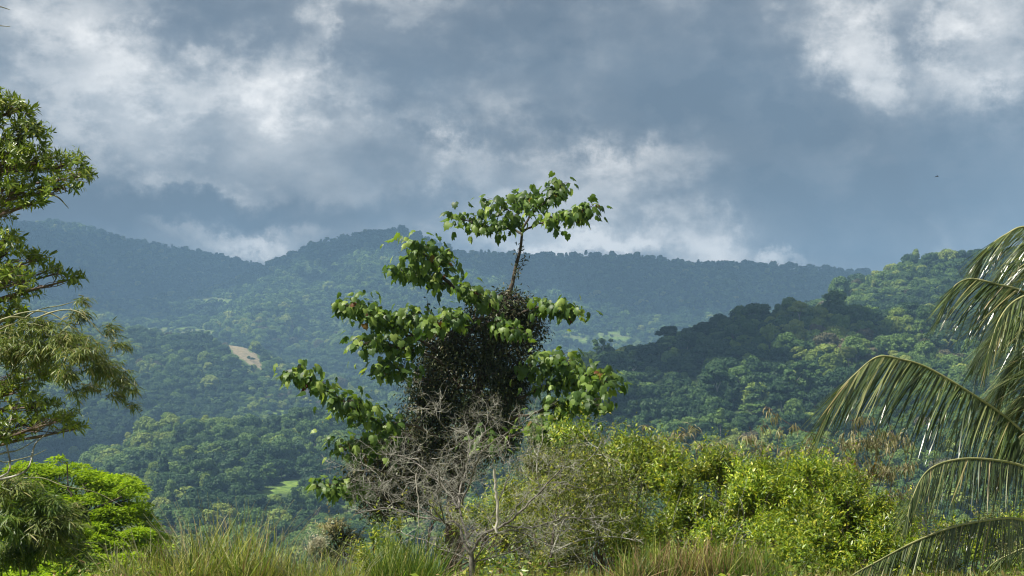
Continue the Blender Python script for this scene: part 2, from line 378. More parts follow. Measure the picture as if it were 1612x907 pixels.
M_white = leaf_mat('pale_seed_head', [(0, (.45, .42, .28)), (1, (.7, .68, .5))], .3, .7, .2, tint=(1, 1, .9))
K_dark = bark_mat('dark_bark', (.05, .036, .026), (.11, .085, .06))
K_brown = bark_mat('brown_bark', (.09, .06, .045), (.19, .14, .10))
K_grey = bark_mat('pale_twig_bark', (.13, .128, .10), (.52, .50, .42), 9)
K_lich = bark_mat('lichen_bark', (.04, .033, .027), (.27, .245, .21), 14)
K_pale = bark_mat('bleached_wood', (.40, .36, .29), (.60, .56, .48), 14)
K_culm = bark_mat('bamboo_culm', (.16, .18, .07), (.36, .33, .17), 5, .5)
K_rach = bark_mat('palm_rib', (.22, .24, .09), (.40, .38, .17), 5, .45)
K_trunk = bark_mat('pale_trunk', (.24, .22, .18), (.45, .42, .36), .5)

def forest_mat(name, c0, c1, c2):
    m, n, l = new_mat(name)
    oi = n.new('ShaderNodeObjectInfo'); g = n.new('ShaderNodeNewGeometry')
    r_ = ramp(n, [(0, c0), (.55, c1), (1, c2)]); 
    big = n.new('ShaderNodeTexNoise'); big.inputs['Scale'].default_value = .006; big.inputs['Detail'].default_value = 3; l.new(g.outputs['Position'], big.inputs['Vector'])
    m1 = n.new('ShaderNodeMath'); m1.operation = 'MULTIPLY_ADD'; m1.inputs[1].default_value = 1.2; m1.inputs[2].default_value = -.35; l.new(big.outputs[0], m1.inputs[0])
    m2 = n.new('ShaderNodeMath'); m2.operation = 'MULTIPLY_ADD'; m2.inputs[1].default_value = .75; l.new(oi.outputs['Random'], m2.inputs[0]); l.new(m1.outputs[0], m2.inputs[2])
    m3 = n.new('ShaderNodeMath'); m3.operation = 'MULTIPLY_ADD'; m3.inputs[1].default_value = .35; l.new(g.outputs['Random Per Island'], m3.inputs[0]); l.new(m2.outputs[0], m3.inputs[2])
    m4 = n.new('ShaderNodeMath'); m4.operation = 'SUBTRACT'; m4.inputs[1].default_value = .22; l.new(m3.outputs[0], m4.inputs[0]); l.new(m4.outputs[0], r_.inputs[0])
    b = n.new('ShaderNodeBsdfPrincipled'); b.inputs['Roughness'].default_value = .6; b.inputs['Specular IOR Level'].default_value = .25; l.new(r_.outputs[0], b.inputs['Base Color'])
    t = n.new('ShaderNodeBsdfTranslucent'); l.new(r_.outputs[0], t.inputs[0])
    mi = n.new('ShaderNodeMixShader'); mi.inputs[0].default_value = .22; l.new(b.outputs[0], mi.inputs[1]); l.new(t.outputs[0], mi.inputs[2])
    o = n.new('ShaderNodeOutputMaterial'); l.new(mi.outputs[0], o.inputs[0]); return m
FM = {'dark green': forest_mat('dark_forest_crown', (.016, .046, .014), (.036, .085, .024), (.075, .14, .034)),
      'mid green': forest_mat('green_forest_crown', (.045, .10, .024), (.095, .175, .036), (.16, .25, .05)),
      'yellow-green': forest_mat('yellow_green_forest_crown', (.12, .19, .03), (.20, .28, .045), (.30, .35, .07)),
      'olive brown': forest_mat('olive_forest_crown', (.07, .08, .035), (.12, .12, .055), (.19, .16, .09))}

# ------------------------------------------------------------------ ground sheet
CLEAR = [  # px,row, half width, half height in px, tilt (rows per px), kind
 (425, 777, 56, 9, -.42, 1), (458, 766, 24, 12, -.2, 1), (208, 697, 26, 6, -.45, 1), (462, 653, 45, 7, .02, 1), (265, 523, 72, 7, .0, 2), (374, 548, 44, 15, .75, 3),
 (940, 530, 60, 3, .0, 2), (330, 470, 40, 3, .1, 2), (520, 655, 30, 5, 0, 1)]
CH = [hit(c[0], c[1]) for c in CLEAR]
def clear_at(x, y, z):
    px, row = proj(x, y, z); out = np.zeros(np.shape(x))
    for (cx, cy, a, b, tl, kd), Dh in zip(CLEAR, CH):
        d = ((px - cx) / a) ** 2 + ((row - cy - tl * (px - cx)) / b) ** 2 + (1.7 if kd == 3 else .8) * (fbm(px / (7. if kd == 3 else 11.), row / 5., 3, 4) - .45)
        out = np.where((d < 1) & (np.abs(y - Dh) < Dh * .2), kd, out)
    return out
azs = np.concatenate([np.linspace(-180, -27, 60, endpoint=False), np.linspace(-27, 27, 420, endpoint=False), np.linspace(27, 180, 60)]) * math.pi / 180
rs = np.concatenate([[0.3], np.geomspace(.8, 300, 90, endpoint=False), np.linspace(300, 2400, 190, endpoint=False), np.linspace(2400, 5100, 110)])
A, RR = np.meshgrid(azs, rs); gx = RR * np.sin(A); gy = RR * np.cos(A); gz = height(gx, gy)
na, nr = len(azs), len(rs)
ij = (np.arange(nr - 1)[:, None] * na + np.arange(na - 1)[None, :]).ravel()
quads = np.stack([ij, ij + 1, ij + na + 1, ij + na], 1)[:, ::-1]
M_ground, n, l = new_mat('ground')
g = n.new('ShaderNodeNewGeometry'); at = n.new('ShaderNodeAttribute'); at.attribute_name = 'clearing'
no = n.new('ShaderNodeTexNoise'); no.inputs['Scale'].default_value = .05; no.inputs['Detail'].default_value = 8; no.inputs['Roughness'].default_value = .7; l.new(g.outputs['Position'], no.inputs['Vector'])
no2 = n.new('ShaderNodeTexNoise'); no2.inputs['Scale'].default_value = 3.0; no2.inputs['Detail'].default_value = 5; l.new(g.outputs['Position'], no2.inputs['Vector'])
r1 = ramp(n, [(.35, (.03, .055, .016)), (.65, (.06, .09, .025))]); l.new(no.outputs[0], r1.inputs[0])
no3 = n.new('ShaderNodeTexNoise'); no3.inputs['Scale'].default_value = .22; no3.inputs['Detail'].default_value = 7; no3.inputs['Roughness'].default_value = .7; l.new(g.outputs['Position'], no3.inputs['Vector'])
r2 = ramp(n, [(.36, (.05, .10, .02)), (.62, (.20, .29, .05))]); l.new(no3.outputs[0], r2.inputs[0])
r3 = ramp(n, [(.36, (.06, .09, .03)), (.64, (.17, .18, .08))]); l.new(no3.outputs[0], r3.inputs[0])
r4 = ramp(n, [(.33, (.15, .14, .07)), (.5, (.27, .22, .13)), (.68, (.38, .32, .21))]); l.new(no3.outputs[0], r4.inputs[0])
r5 = ramp(n, [(.35, (.09, .10, .03)), (.65, (.22, .24, .07))]); l.new(no2.outputs[0], r5.inputs[0])
def mixc(f, a, b):
    m = n.new('ShaderNodeMix'); m.data_type = 'RGBA'; l.new(f, m.inputs[0]); l.new(a, m.inputs[6]); l.new(b, m.inputs[7]); return m.outputs[2]
def comp(v):
    m = n.new('ShaderNodeMath'); m.operation = 'SUBTRACT'; m.use_clamp = True; m.inputs[1].default_value = v; l.new(at.outputs['Fac'], m.inputs[0]); return m.outputs[0]
c_ = mixc(comp(0), r1.outputs[0], r2.outputs[0]); c_ = mixc(comp(1), c_, r3.outputs[0]); c_ = mixc(comp(2), c_, r4.outputs[0]); c_ = mixc(comp(3), c_, r5.outputs[0])
b = n.new('ShaderNodeBsdfPrincipled'); b.inputs['Roughness'].default_value = .9; b.inputs['Specular IOR Level'].default_value = .15; l.new(c_, b.inputs['Base Color'])
o = n.new('ShaderNodeOutputMaterial'); l.new(b.outputs[0], o.inputs[0])
me = mesh_np('ground', np.stack([gx.ravel(), gy.ravel(), gz.ravel()], 1), quads.ravel(), np.full(len(quads), 4), M_ground, smooth=True)
cl = clear_at(gx, gy, gz); cl = np.where(RR < 45, 4, cl)
at_ = me.attributes.new('clearing', 'FLOAT', 'POINT'); at_.data.foreach_set('value', cl.ravel().astype(np.float32))
ground = link('ground', me, None, kind='structure')

# ------------------------------------------------------------------ forest crowns
def ico(sub=1):
    import bmesh
    bm = bmesh.new(); bmesh.ops.create_icosphere(bm, subdivisions=sub, radius=1)
    v = np.array([x.co[:] for x in bm.verts]); f = [[q.index for q in p.verts] for p in bm.faces]; bm.free(); return v, f
ICO1 = ico(1); ICO2 = ico(2); ICO3 = ico(3)
def crown_clumps(kind, r_):
    c = []
    if kind == 'rounded':
        for i in range(13):
            a = r_.uniform(0, 6.28); u_ = r_.uniform(.0, 1); rr_ = math.sqrt(u_) * .72
            c.append((rr_ * math.cos(a), rr_ * math.sin(a), .80 * math.sqrt(max(1 - rr_ * rr_ * 1.2, .05)) + r_.uniform(-.1, .12) + .40, r_.uniform(.26, .42), .95))
        for i in range(6):
            a = i * 1.05 + r_.uniform(-.3, .3); c.append((.62 * math.cos(a), .62 * math.sin(a), .45 + r_.uniform(-.15, .15), .38, 1.1))
    elif kind == 'layered':
        for i in range(16):
            a = r_.uniform(0, 6.28); rr_ = r_.uniform(.15, .92); lay = r_.choice([.85, 1.1, 1.3])
            c.append((rr_ * math.cos(a) * (1.75 - lay), rr_ * math.sin(a) * (1.75 - lay) * 1.0, lay + r_.uniform(-.05, .05), r_.uniform(.26, .42), .62))
    elif kind == 'tall':
        for i in range(16):
            t = r_.uniform(0, 1); a = r_.uniform(0, 6.28); rr_ = .45 * (1 - t) ** .6 * r_.uniform(.5, 1)
            c.append((rr_ * math.cos(a), rr_ * math.sin(a), .5 + 1.35 * t, r_.uniform(.20, .32), 1.0))
    elif kind == 'ragged':
        for i in range(13):
            a = r_.uniform(0, 6.28); rr_ = r_.uniform(.1, .85)
            c.append((rr_ * math.cos(a), rr_ * math.sin(a), .6 + r_.uniform(0, .75) - .2 * rr_, r_.uniform(.15, .30), .7))
    return c
def crown_mesh(kind, mat, seed, per=85, q=.085, cores=True):
    r_ = np.random.default_rng(seed); cl_ = crown_clumps(kind, r_)
    V, Fi, off = [], [], 0; S = []
    for (x, y, z, rad, fl) in cl_:
        k = int(per * (rad / .3) ** 2); d = unit(r_.normal(size=(k, 3))); d[:, 2] = np.where(d[:, 2] < -.35, -d[:, 2], d[:, 2])
        rr_ = rad * r_.uniform(.82, 1.14, k)[:, None]; p = np.array([x, y, z]) + d * rr_ * np.array([1, 1, fl])
        nn = unit(d / np.array([1, 1, fl]) + r_.normal(size=(k, 3)) * .55 + np.array([0, 0, .35])); t1 = unit(np.cross(nn, unit(r_.normal(size=(k, 3))))); t2 = np.cross(nn, t1)
        s1 = (q * r_.uniform(.5, 1.25, k))[:, None]; s2 = s1 * r_.uniform(.5, 1, k)[:, None]
        X = np.stack([p - t1 * s1, p - t2 * s2 + nn * .01, p + t1 * s1, p + t2 * s2 - nn * .015], 1)
        V.append(X.reshape(-1, 3)); Fi.append(np.arange(4 * k) + off); S.append(np.full(k, 4)); off += 4 * k
        if cores:
            iv, if_ = ICO1; X = iv * rad * .88 * np.array([1, 1, fl]) * r_.uniform(.85, 1.1, (len(iv), 1)) + np.array([x, y, z])
            V.append(X); Fi.append(np.array(if_).ravel() + off); S.append(np.full(len(if_), 3)); off += len(iv)
    return mesh_np('crown', np.concatenate(V), np.concatenate(Fi), np.concatenate(S), mat)
KINDS = ['rounded', 'layered', 'tall', 'ragged']; COLS = list(FM)
CROWN = {}
sd = 100
for kd in KINDS:
    for co in COLS:
        for v_ in range(3 if kd == 'rounded' and co != 'olive brown' else 2):
            sd += 1; CROWN[(kd, co, v_)] = crown_mesh(kd, FM[co], sd)
FAR = []
for i in range(9):
    sd += 1; FAR.append(crown_mesh(['rounded', 'rounded', 'ragged'][i % 3], FM[['dark green', 'mid green', 'dark green'][i // 3]], sd, 26, .15))
FAR.append(crown_mesh('layered', FM['mid green'], 77, 26, .14)); FAR.append(crown_mesh('tall', FM['dark green'], 78, 26, .14)); FAR.append(crown_mesh('rounded', FM['yellow-green'], 79, 26, .14))
def trunk_mesh(kd, seed, mat):
    r_ = np.random.default_rng(seed); t = Tubes(5); h = {'rounded': 1.0, 'layered': 1.2, 'tall': 1.4, 'ragged': 1.0}[kd]
    lean = r_.uniform(-.12, .12, 2)
    t.add([(0, 0, -.9), (lean[0] * .5, lean[1] * .5, -.2), (lean[0], lean[1], .45)], [.075, .05, .035])
    for i in range(5):
        a = i * 1.26 + r_.uniform(-.4, .4); e = r_.uniform(.35, .6)
        t.add([(lean[0], lean[1], .35), (e * .4 * math.cos(a), e * .4 * math.sin(a), .5 * h + .1), (e * math.cos(a), e * math.sin(a), h * .85)], [.03, .02, .01], 4)
    return mesh_np('trunk', np.concatenate(t.V), np.array(t.F).ravel(), np.full(len(t.F), 4), mat, smooth=True)
TRUNK = {kd: trunk_mesh(kd, 5 + i, K_trunk) for i, kd in enumerate(KINDS)}
TRUNKD = {kd: trunk_mesh(kd, 15 + i, K_brown) for i, kd in enumerate(KINDS)}

def scatter(d0, d1, sp):
    xs = np.arange(-d1 * .47, d1 * .47, sp); ys = np.arange(d0, d1, sp)
    X, Y = np.meshgrid(xs, ys); X = (X + rng.uniform(-.48, .48, X.shape) * sp).ravel(); Y = (Y + rng.uniform(-.48, .48, Y.shape) * sp).ravel()
    k = (np.abs(X) < Y * .44 + 30) & (Y >= d0) & (Y < d1); return X[k], Y[k]
# what can be seen: horizon of the bare ground along each bearing
UB = np.linspace(-.5, .5, 401); DBN = np.linspace(60, 4200, 700)
hz = (height(UB[:, None] * DBN[None, :], np.broadcast_to(DBN, (401, 700))) - EYE) / DBN[None, :]
hmax = np.maximum.accumulate(hz, axis=1)
def visible(x, y, top):
    ui = np.clip(np.round((x / y + .5) * 400).astype(int), 0, 400); di = np.clip(((y - 60) / 4140 * 699 - 2).astype(int), 0, 699)
    return (top - EYE) / y > hmax[ui, di] - .004
TX, TY = [], []; SP = []
for d0, d1, sp, sz in ((300, 700, 6.8, 5.0), (700, 1150, 7.1, 5.1), (1150, 2100, 8.8, 5.8), (2100, 4150, 11.5, 6.8)):
    x, y = scatter(d0, d1, sp); TX.append(x); TY.append(y); SP.append(np.full(len(x), sz))
TX, TY, SZ = map(np.concatenate, (TX, TY, SP)); TZ = height(TX, TY)
SZ = SZ * np.clip(rng.lognormal(-.08, .33, len(SZ))  , .5, 1.7) * (.85 + .35 * fbm(TX / 60, TY / 60, 51, 2))
SZ = np.where((TY < 1150) & (TX > 0), np.minimum(SZ, 6.6), SZ)
open_ = np.maximum(clear_at(TX, TY, TZ), np.maximum(clear_at(TX, TY, TZ + 1.3 * SZ), clear_at(TX, TY, TZ + .6 * SZ)))
rr0 = rng.random(len(TX)); stay = (open_ == 0) | ((open_ == 2) & (rr0 < .5)) | ((open_ == 1) & (rr0 < .10)) | ((open_ == 3) & (rr0 < .07))
SZ = np.where(open_ > 0, SZ * .5, SZ)
keep = visible(TX, TY, TZ + SZ * 2.2) & stay
TX, TY, TZ, SZ = TX[keep], TY[keep], TZ[keep], SZ[keep]
pxs, rows = proj(TX, TY, TZ + SZ * .8)
# colour and habit of each tree follow the stands of forest and painted sun and shade
st = fbm(TX / 120, TY / 120, 61, 3) + rng.normal(size=len(TX)) * .12
light_shift = np.where((pxs > 1150) & (TY < 800), .10, 0) + np.where((pxs < 650) & (TY < 1000), .04, 0) + np.where((TY > 1150) & (TY < 2800) & (pxs < 900), .05, 0) - np.where((pxs > 850) & (pxs < 1250) & (TY < 950) & (rows < 640), .06, 0)  # crowns painted lighter where slopes are sunlit, darker on the shaded knoll
st = st + light_shift
ci = np.where(st < .44, 0, np.where(st < .57, 1, np.where(st < .67, 2, 3))); ci = np.where((ci == 3) & (rng.random(len(TX)) < .6), 1, ci)
ki = rng.choice(4, len(TX), p=[.64, .14, .09, .13])
SZ = np.where(ki == 2, SZ * .8, SZ)
# the 300 that show largest, away from what the near plants hide
view = (pxs > 0) & (pxs < 1560) & (rows < np.where(pxs < 250, 700, np.where(pxs < 500, 845, np.where(pxs < 880, 640, np.where(pxs < 1050, 660, np.where(pxs < 1300, 690, np.where(pxs<1450, 640,560)))))))
view &= ~((pxs > 560) & (pxs < 900)) & ~((pxs < 205) & (rows < 660) & (rows > 480)) & ~((pxs < 130) & (rows > 640))
app = np.where(view, SZ / TY, 0); order = np.argsort(-app)[:296]; single = np.zeros(len(TX), bool); single[order] = True
def where_words(px, row, y):
    if y > 1150 and px < 700: return 'on the hazy foothill left of centre'
    if px < 700:
        v_ = 'atop' if row < 680 else ('high on' if row < 715 else ('halfway up' if row < 755 else ('low on' if row < 800 else 'at the foot of')))
        h_ = 'above the feathery tree' if px < 300 else ('below the tan patch' if px < 390 else ('by the clearings' if px < 470 else 'nearest the creeper'))
        return f'{v_} the left hill {h_}'
    if y > 950: return 'on the far right shoulder, ' + ('beside the ridge gap' if px < 1340 else 'above the long frond' if px < 1430 else 'below the skyline trees' if px < 1500 else 'beside the upper fronds')
    v_ = 'atop' if row < 515 else ('high on' if row < 560 else ('halfway up' if row < 605 else ('low on' if row < 650 else 'at the foot of')))
    h_ = 'nearest the creeper' if px < 1000 else ('left of the knoll' if px < 1090 else ('under the knoll' if px < 1190 else ('above dry bamboo' if px < 1290 else ('behind the long frond' if px < 1400 else 'under upper fronds'))))
    return f'{v_} the right hill, {h_}'
def forest_tree(i, kd, co, sz, trunk=False, label=None, x=None, y=None, z=None):
    x = TX[i] if x is None else x; y = TY[i] if y is None else y; z = TZ[i] if z is None else z
    px_, row_ = proj(x, y, z + sz * .8)
    size = 'huge' if sz > 8.6 else 'large' if sz > 7.2 else ('small' if sz < 5.8 else 'medium')
    rz = rng.uniform(0, 6.28); s3 = (sz * rng.uniform(.86, 1.14), sz * rng.uniform(.86, 1.14), sz * rng.uniform(.8, 1.22))
    q_ = 2 * s3[2] / (s3[0] + s3[1]); hab = 'tall ' if q_ > 1.1 else ('squat ' if q_ < .9 else '')
    if trunk and label is None: where_ = where_words(px_, row_, y).split(',')[0].split(' hill ')[0].replace('left hill', 'left') ; where_ = (where_ + ' hill' if where_.endswith('left') else where_) + ' on a pale trunk'
    else: where_ = where_words(px_, row_, y)
    t = thing('forest_tree', label or (lambda q: ' '.join(q.split()[1:]) if len(q.replace('-', ' ').split()) > 16 else q)(f'{size} {hab}{"" if hab and kd == "rounded" else kd + " "}{co} crown {where_}'), 'tree', (x, y, z - .2), 'forest trees on the nearer hills')
    lift = sz * (.9 if trunk else .15)
    c = bpy.data.objects.new('crown', CROWN[(kd, co, int(rng.integers(0, 2)))]); COL.objects.link(c); c.parent = t
    c.location = (0, 0, lift); c.rotation_euler = (0, 0, rz); c.scale = s3
    k = bpy.data.objects.new('trunk', (TRUNK if trunk else TRUNKD)[kd]); COL.objects.link(k); k.parent = t
    k.location = (0, 0, lift); k.rotation_euler = (0, 0, rz); k.scale = (s3[0] * .8, s3[1] * .8, s3[2])
for i in order: forest_tree(i, KINDS[ki[i]], COLS[ci[i]], SZ[i], rng.random() < .12)
# a few trees that stand out from the canopy
for px, row, kd, co, sz, lab in [
    (1415, 412, 'layered', 'mid green', 11, 'flat layered crown standing out on the skyline of the right hill'),
    (1480, 385, 'rounded', 'mid green', 13, 'broad rounded crown topping the highest part of the right hill'),
    (1130, 640, 'layered', 'dark green', 9, 'dark spreading crown on a pale bare trunk at the foot of the right hill'),
    (1255, 625, 'ragged', 'mid green', 8, 'thin ragged crown over pale slanting stems in the right hill forest')]:
    D = hit(px, row + 14); x, y = Pt(px, row, D)[:2]; forest_tree(0, kd, co, sz, True, lab, x, y, float(height(x, y)))

# the rest of the forest: masses nobody could count, instanced on points
def gn_forest(name, label, sel, protos, pid):
    pc = bpy.data.collections.new(name + '_kinds')
    for k_, pm in enumerate(protos):
        po = bpy.data.objects.new('kind_%02d' % k_, pm); pc.objects.link(po)
    me = bpy.data.meshes.new(name); idx = np.nonzero(sel)[0]; me.vertices.add(len(idx))
    me.vertices.foreach_set('co', np.stack([TX[idx], TY[idx], TZ[idx] - .15 * SZ[idx] + .3 * SZ[idx] * 0], 1).astype(np.float32).ravel())
    def attr(nm, tp, data):
        a_ = me.attributes.new(nm, tp, 'POINT'); a_.data.foreach_set('vector' if tp == 'FLOAT_VECTOR' else 'value', data.ravel())
    k = len(idx)
    attr('pid', 'INT', pid[idx].astype(np.int32))
    attr('scl', 'FLOAT_VECTOR', (SZ[idx][:, None] * rng.uniform(.85, 1.15, (k, 3))).astype(np.float32))
    attr('rot', 'FLOAT_VECTOR', np.stack([rng.normal(0, .06, k), rng.normal(0, .06, k), rng.uniform(0, 6.28, k)], 1).astype(np.float32))
    ob = link(name, me, None, kind='stuff', label=label, category='forest')
    ng = bpy.data.node_groups.new(name, 'GeometryNodeTree')
    ng.interface.new_socket('Geometry', in_out='INPUT', socket_type='NodeSocketGeometry'); ng.interface.new_socket('Geometry', in_out='OUTPUT', socket_type='NodeSocketGeometry')
    gn, gl_ = ng.nodes, ng.links
    gi = gn.new('NodeGroupInput'); go = gn.new('NodeGroupOutput'); ci_ = gn.new('GeometryNodeCollectionInfo')
    ci_.inputs['Collection'].default_value = pc; ci_.inputs['Separate Children'].default_value = True; ci_.inputs['Reset Children'].default_value = True
    ip = gn.new('GeometryNodeInstanceOnPoints'); ip.inputs['Pick Instance'].default_value = True
    def na_(nm, tp):
        a_ = gn.new('GeometryNodeInputNamedAttribute'); a_.data_type = tp; a_.inputs['Name'].default_value = nm; return a_.outputs['Attribute']
    gl_.new(gi.outputs[0], ip.inputs['Points']); gl_.new(ci_.outputs[0], ip.inputs['Instance'])
    gl_.new(na_('pid', 'INT'), ip.inputs['Instance Index']); gl_.new(na_('scl', 'FLOAT_VECTOR'), ip.inputs['Scale'])
    er = gn.new('FunctionNodeEulerToRotation'); gl_.new(na_('rot', 'FLOAT_VECTOR'), er.inputs[0]); gl_.new(er.outputs[0], ip.inputs['Rotation'])
    gl_.new(ip.outputs[0], go.inputs[0])
    md = ob.modifiers.new('forest', 'NODES'); md.node_group = ng
    return ob
near = (TY < 1150) & ~single
keys = [(kd, co) for kd in KINDS for co in COLS]; protoN = [CROWN[(kd, co, v_)] for kd, co in keys for v_ in range(2)]
pidN = (ki * 4 + ci) * 2 + rng.integers(0, 2, len(TX))
gn_forest('hill_forest_canopy', 'closed green forest canopy covering the nearer hills', near, protoN, pidN)
pidF = np.where(ci == 0, rng.integers(0, 3, len(TX)), np.where(ci == 1, rng.integers(3, 6, len(TX)), rng.integers(6, 9, len(TX))))
pidF = np.where(rng.random(len(TX)) < .1, 9 + rng.integers(0, 3, len(TX)), pidF)
mid = (TY >= 1150) & (TY < 2400) & ~single; far = (TY >= 2400) & ~single
gn_forest('foothill_forest_canopy', 'hazy green forest canopy on the foothills behind', mid, protoN, pidN)
gn_forest('mountain_forest_canopy', 'dark blue forest canopy covering the far mountain ridges', far, FAR, pidF)
print('forest', len(TX), near.sum(), mid.sum(), far.sum())
# ================================================================== near plants
def gz_(x, y): return float(height(np.array([x]), np.array([y]))[0])
def base(px, D):
    x = Pt(px, 640, D)[0]; return (x, D, gz_(x, D))
TL = [T_lobed(.35, .10, 1), T_lobed(.6, .16, 2), T_lobed(.15, .22, 3), T_lobed(.45, .02, 4), T_lobed(1.0, .30, 5), T_lobed(-.2, .32, 6), T_lobed(.75, .45, 7)]
TD = [T_diamond(.34), T_diamond(.28, .08, .15), T_diamond(.42, .04, .0)]
TN = [T_lance(.26), T_lance(.22, .05, .3), T_lance(.30, .02, .05)]
TNN = [T_lance(.10, .01, .25), T_lance(.12, .02, .45), T_lance(.09, .01, .1)]
Z = np.array([0, 0, 1.])

# ---- the big-leaved tree in the middle, and the creeper that smothers it
tx, ty, tz = base(712, 28)
big = thing('broad_leaved_tree', 'tall broad-leaved tree smothered by dark creeper, its bare top stem rising against the sky', 'tree', (tx, ty, tz))
def pl(pts, D0=28., dD=0.): 
    k = len(pts); return np.array([Pt(a, b_, D0 + dD * i / (k - 1)) for i, (a, b_) in enumerate(pts)])
tb = Tubes(8)
low = np.array([[tx, ty, tz - .3]]); trunk_pts = np.vstack([low, pl([(716, 800), (728, 720), (745, 640), (768, 560), (790, 500), (806, 448)], 28, .2)])
tb.add(curve(trunk_pts, 6), np.linspace(.20, .045, 37))
tb.add(curve(pl([(806, 450), (812, 420), (819, 393), (822, 366)], 28.2), 6), np.linspace(.040, .026, 19)); tb.build('trunk', K_dark, big)
BR = [  # points, depth, change of depth, leaves per 100 px, spread px, radius
 ([(822, 368), (806, 362), (775, 358), (745, 350), (712, 343)], 28.2, .5, 72, 13, .024),
 ([(822, 366), (812, 350), (800, 333), (782, 318)], 28.2, -.6, 95, 17, .022),
 ([(822, 366), (835, 338), (858, 318), (878, 300), (884, 287)], 28.2, .3, 75, 13, .026),
 ([(850, 325), (835, 310), (815, 312)], 28.3, .8, 80, 12, .014),
 ([(822, 366), (848, 352), (880, 345), (910, 335), (934, 323)], 28.2, -.4, 78, 13, .024),
 ([(760, 480), (735, 470), (700, 440), (680, 412), (662, 394), (652, 386)], 28, -1.2, 66, 18, .045),
 ([(690, 425), (698, 405), (706, 395)], 27.3, -.3, 60, 9, .014),
 ([(750, 480), (715, 455), (680, 440), (645, 428), (618, 424)], 28, -.8, 75, 14, .035),
 ([(790, 500), (770, 480), (745, 462), (720, 452)], 27.4, -.8, 80, 15, .03),
 ([(705, 570), (660, 535), (625, 522), (600, 500), (575, 487), (532, 480)], 28, -1.5, 85, 16, .045),
 ([(650, 530), (625, 505), (640, 498), (680, 505)], 27.2, -.5, 75, 14, .02),
 ([(700, 575), (665, 555), (625, 546), (590, 540), (566, 542)], 27.5, -1.2, 75, 13, .025),
 ([(680, 600), (640, 585), (612, 578), (598, 582)], 27.5, -1.0, 66, 14, .02),
 ([(690, 690), (650, 670), (600, 668), (565, 645), (540, 632)], 27.5, -1.6, 80, 17, .035),
 ([(560, 642), (530, 625), (500, 606), (475, 590), (452, 590)], 26.2, -.5, 80, 13, .022),
 ([(640, 740), (600, 715), (570, 700), (535, 712)], 27, -1.3, 60, 17, .025),
 ([(620, 790), (580, 775), (540, 765), (495, 768)], 27, -1.6, 60, 12, .02),
 ([(800, 505), (830, 488), (860, 482), (885, 485), (903, 494)], 28, -1.0, 80, 15, .03),
 ([(775, 520), (785, 508), (800, 515), (812, 522)], 26.9, -.7, 95, 11, .015),
 ([(760, 500), (735, 505), (700, 500), (670, 515)], 27, -.8, 75, 14, .02),
 ([(780, 600), (815, 590), (850, 575), (875, 562), (893, 575)], 28, -1.2, 75, 17, .03),
 ([(780, 640), (830, 622), (870, 602), (910, 596), (940, 592), (958, 604)], 28, -1.6, 90, 17, .035),
 ([(800, 660), (840, 650), (880, 640), (915, 628), (940, 640)], 27.5, -1.5, 90, 19, .03),
 ([(790, 690), (830, 680), (865, 676), (895, 680)], 27, -1.6, 85, 19, .025),
 ([(790, 700), (770, 690), (760, 700)], 26.6, -.8, 50, 16, .02),
]
lv = Leaves(); px2m = 28 / F
for pts, D0, dD, dens, spr, rad in BR:
    P3 = pl(pts, D0, dD); C3 = curve(P3, 6); t = Tubes(6); C3 = C3 + rng.normal(size=C3.shape) * .012
    t.add(C3, np.linspace(rad, rad * .35, len(C3))); seg = np.linalg.norm(np.diff(P3, axis=0), axis=1).sum() / px2m
    k = int(seg / 100 * dens * 1.3); u_ = (np.linspace(.30, 1, k) ** .9) * (len(C3) - 1); i0 = np.minimum(u_.astype(int), len(C3) - 2); fr_ = (u_ - i0)[:, None]
    c = C3[i0] * (1 - fr_) + C3[i0 + 1] * fr_
    off = rng.normal(size=(k, 3)) * spr * px2m * np.array([.8, .8, .38]); off[:, 2] += spr * px2m * .1
    p = c + off; out = unit(off * np.array([1, 1, .4]) + 1e-4)
    for j in range(0, k, 3): t.add([c[j], (c[j] + p[j]) / 2 + [0, 0, .03], p[j]], [.006, .004, .003], 3)
    t.build('branch', K_dark, big)
    d = unit(out * .55 + np.array([0, -.12, -.62]) + rng.normal(size=(k, 3)) * .28)
    nn = unit(out * .7 + np.array([0, 0, .9]) + rng.normal(size=(k, 3)) * .3)
    ph = rng.uniform(0, 6.28); cl_ = .65 + .75 * np.abs(np.sin(np.linspace(0, seg / 26., k) + ph))[:, None]; off = (p - c) * cl_ * np.array([1, 1, 1.25]); p = c + off
    old = (rng.random(k) < .011).astype(int)
    lv.add(p, d, nn, rng.triangular(.07, .145, .215, k), old)
for a, b_, D in ((836, 655, 27), (500, 598, 25.7), (564, 548, 26), (471, 640, 26)): pass
lv.build(big, TL, [M_big, M_bigold], 300, 'leaf', 'foliage')

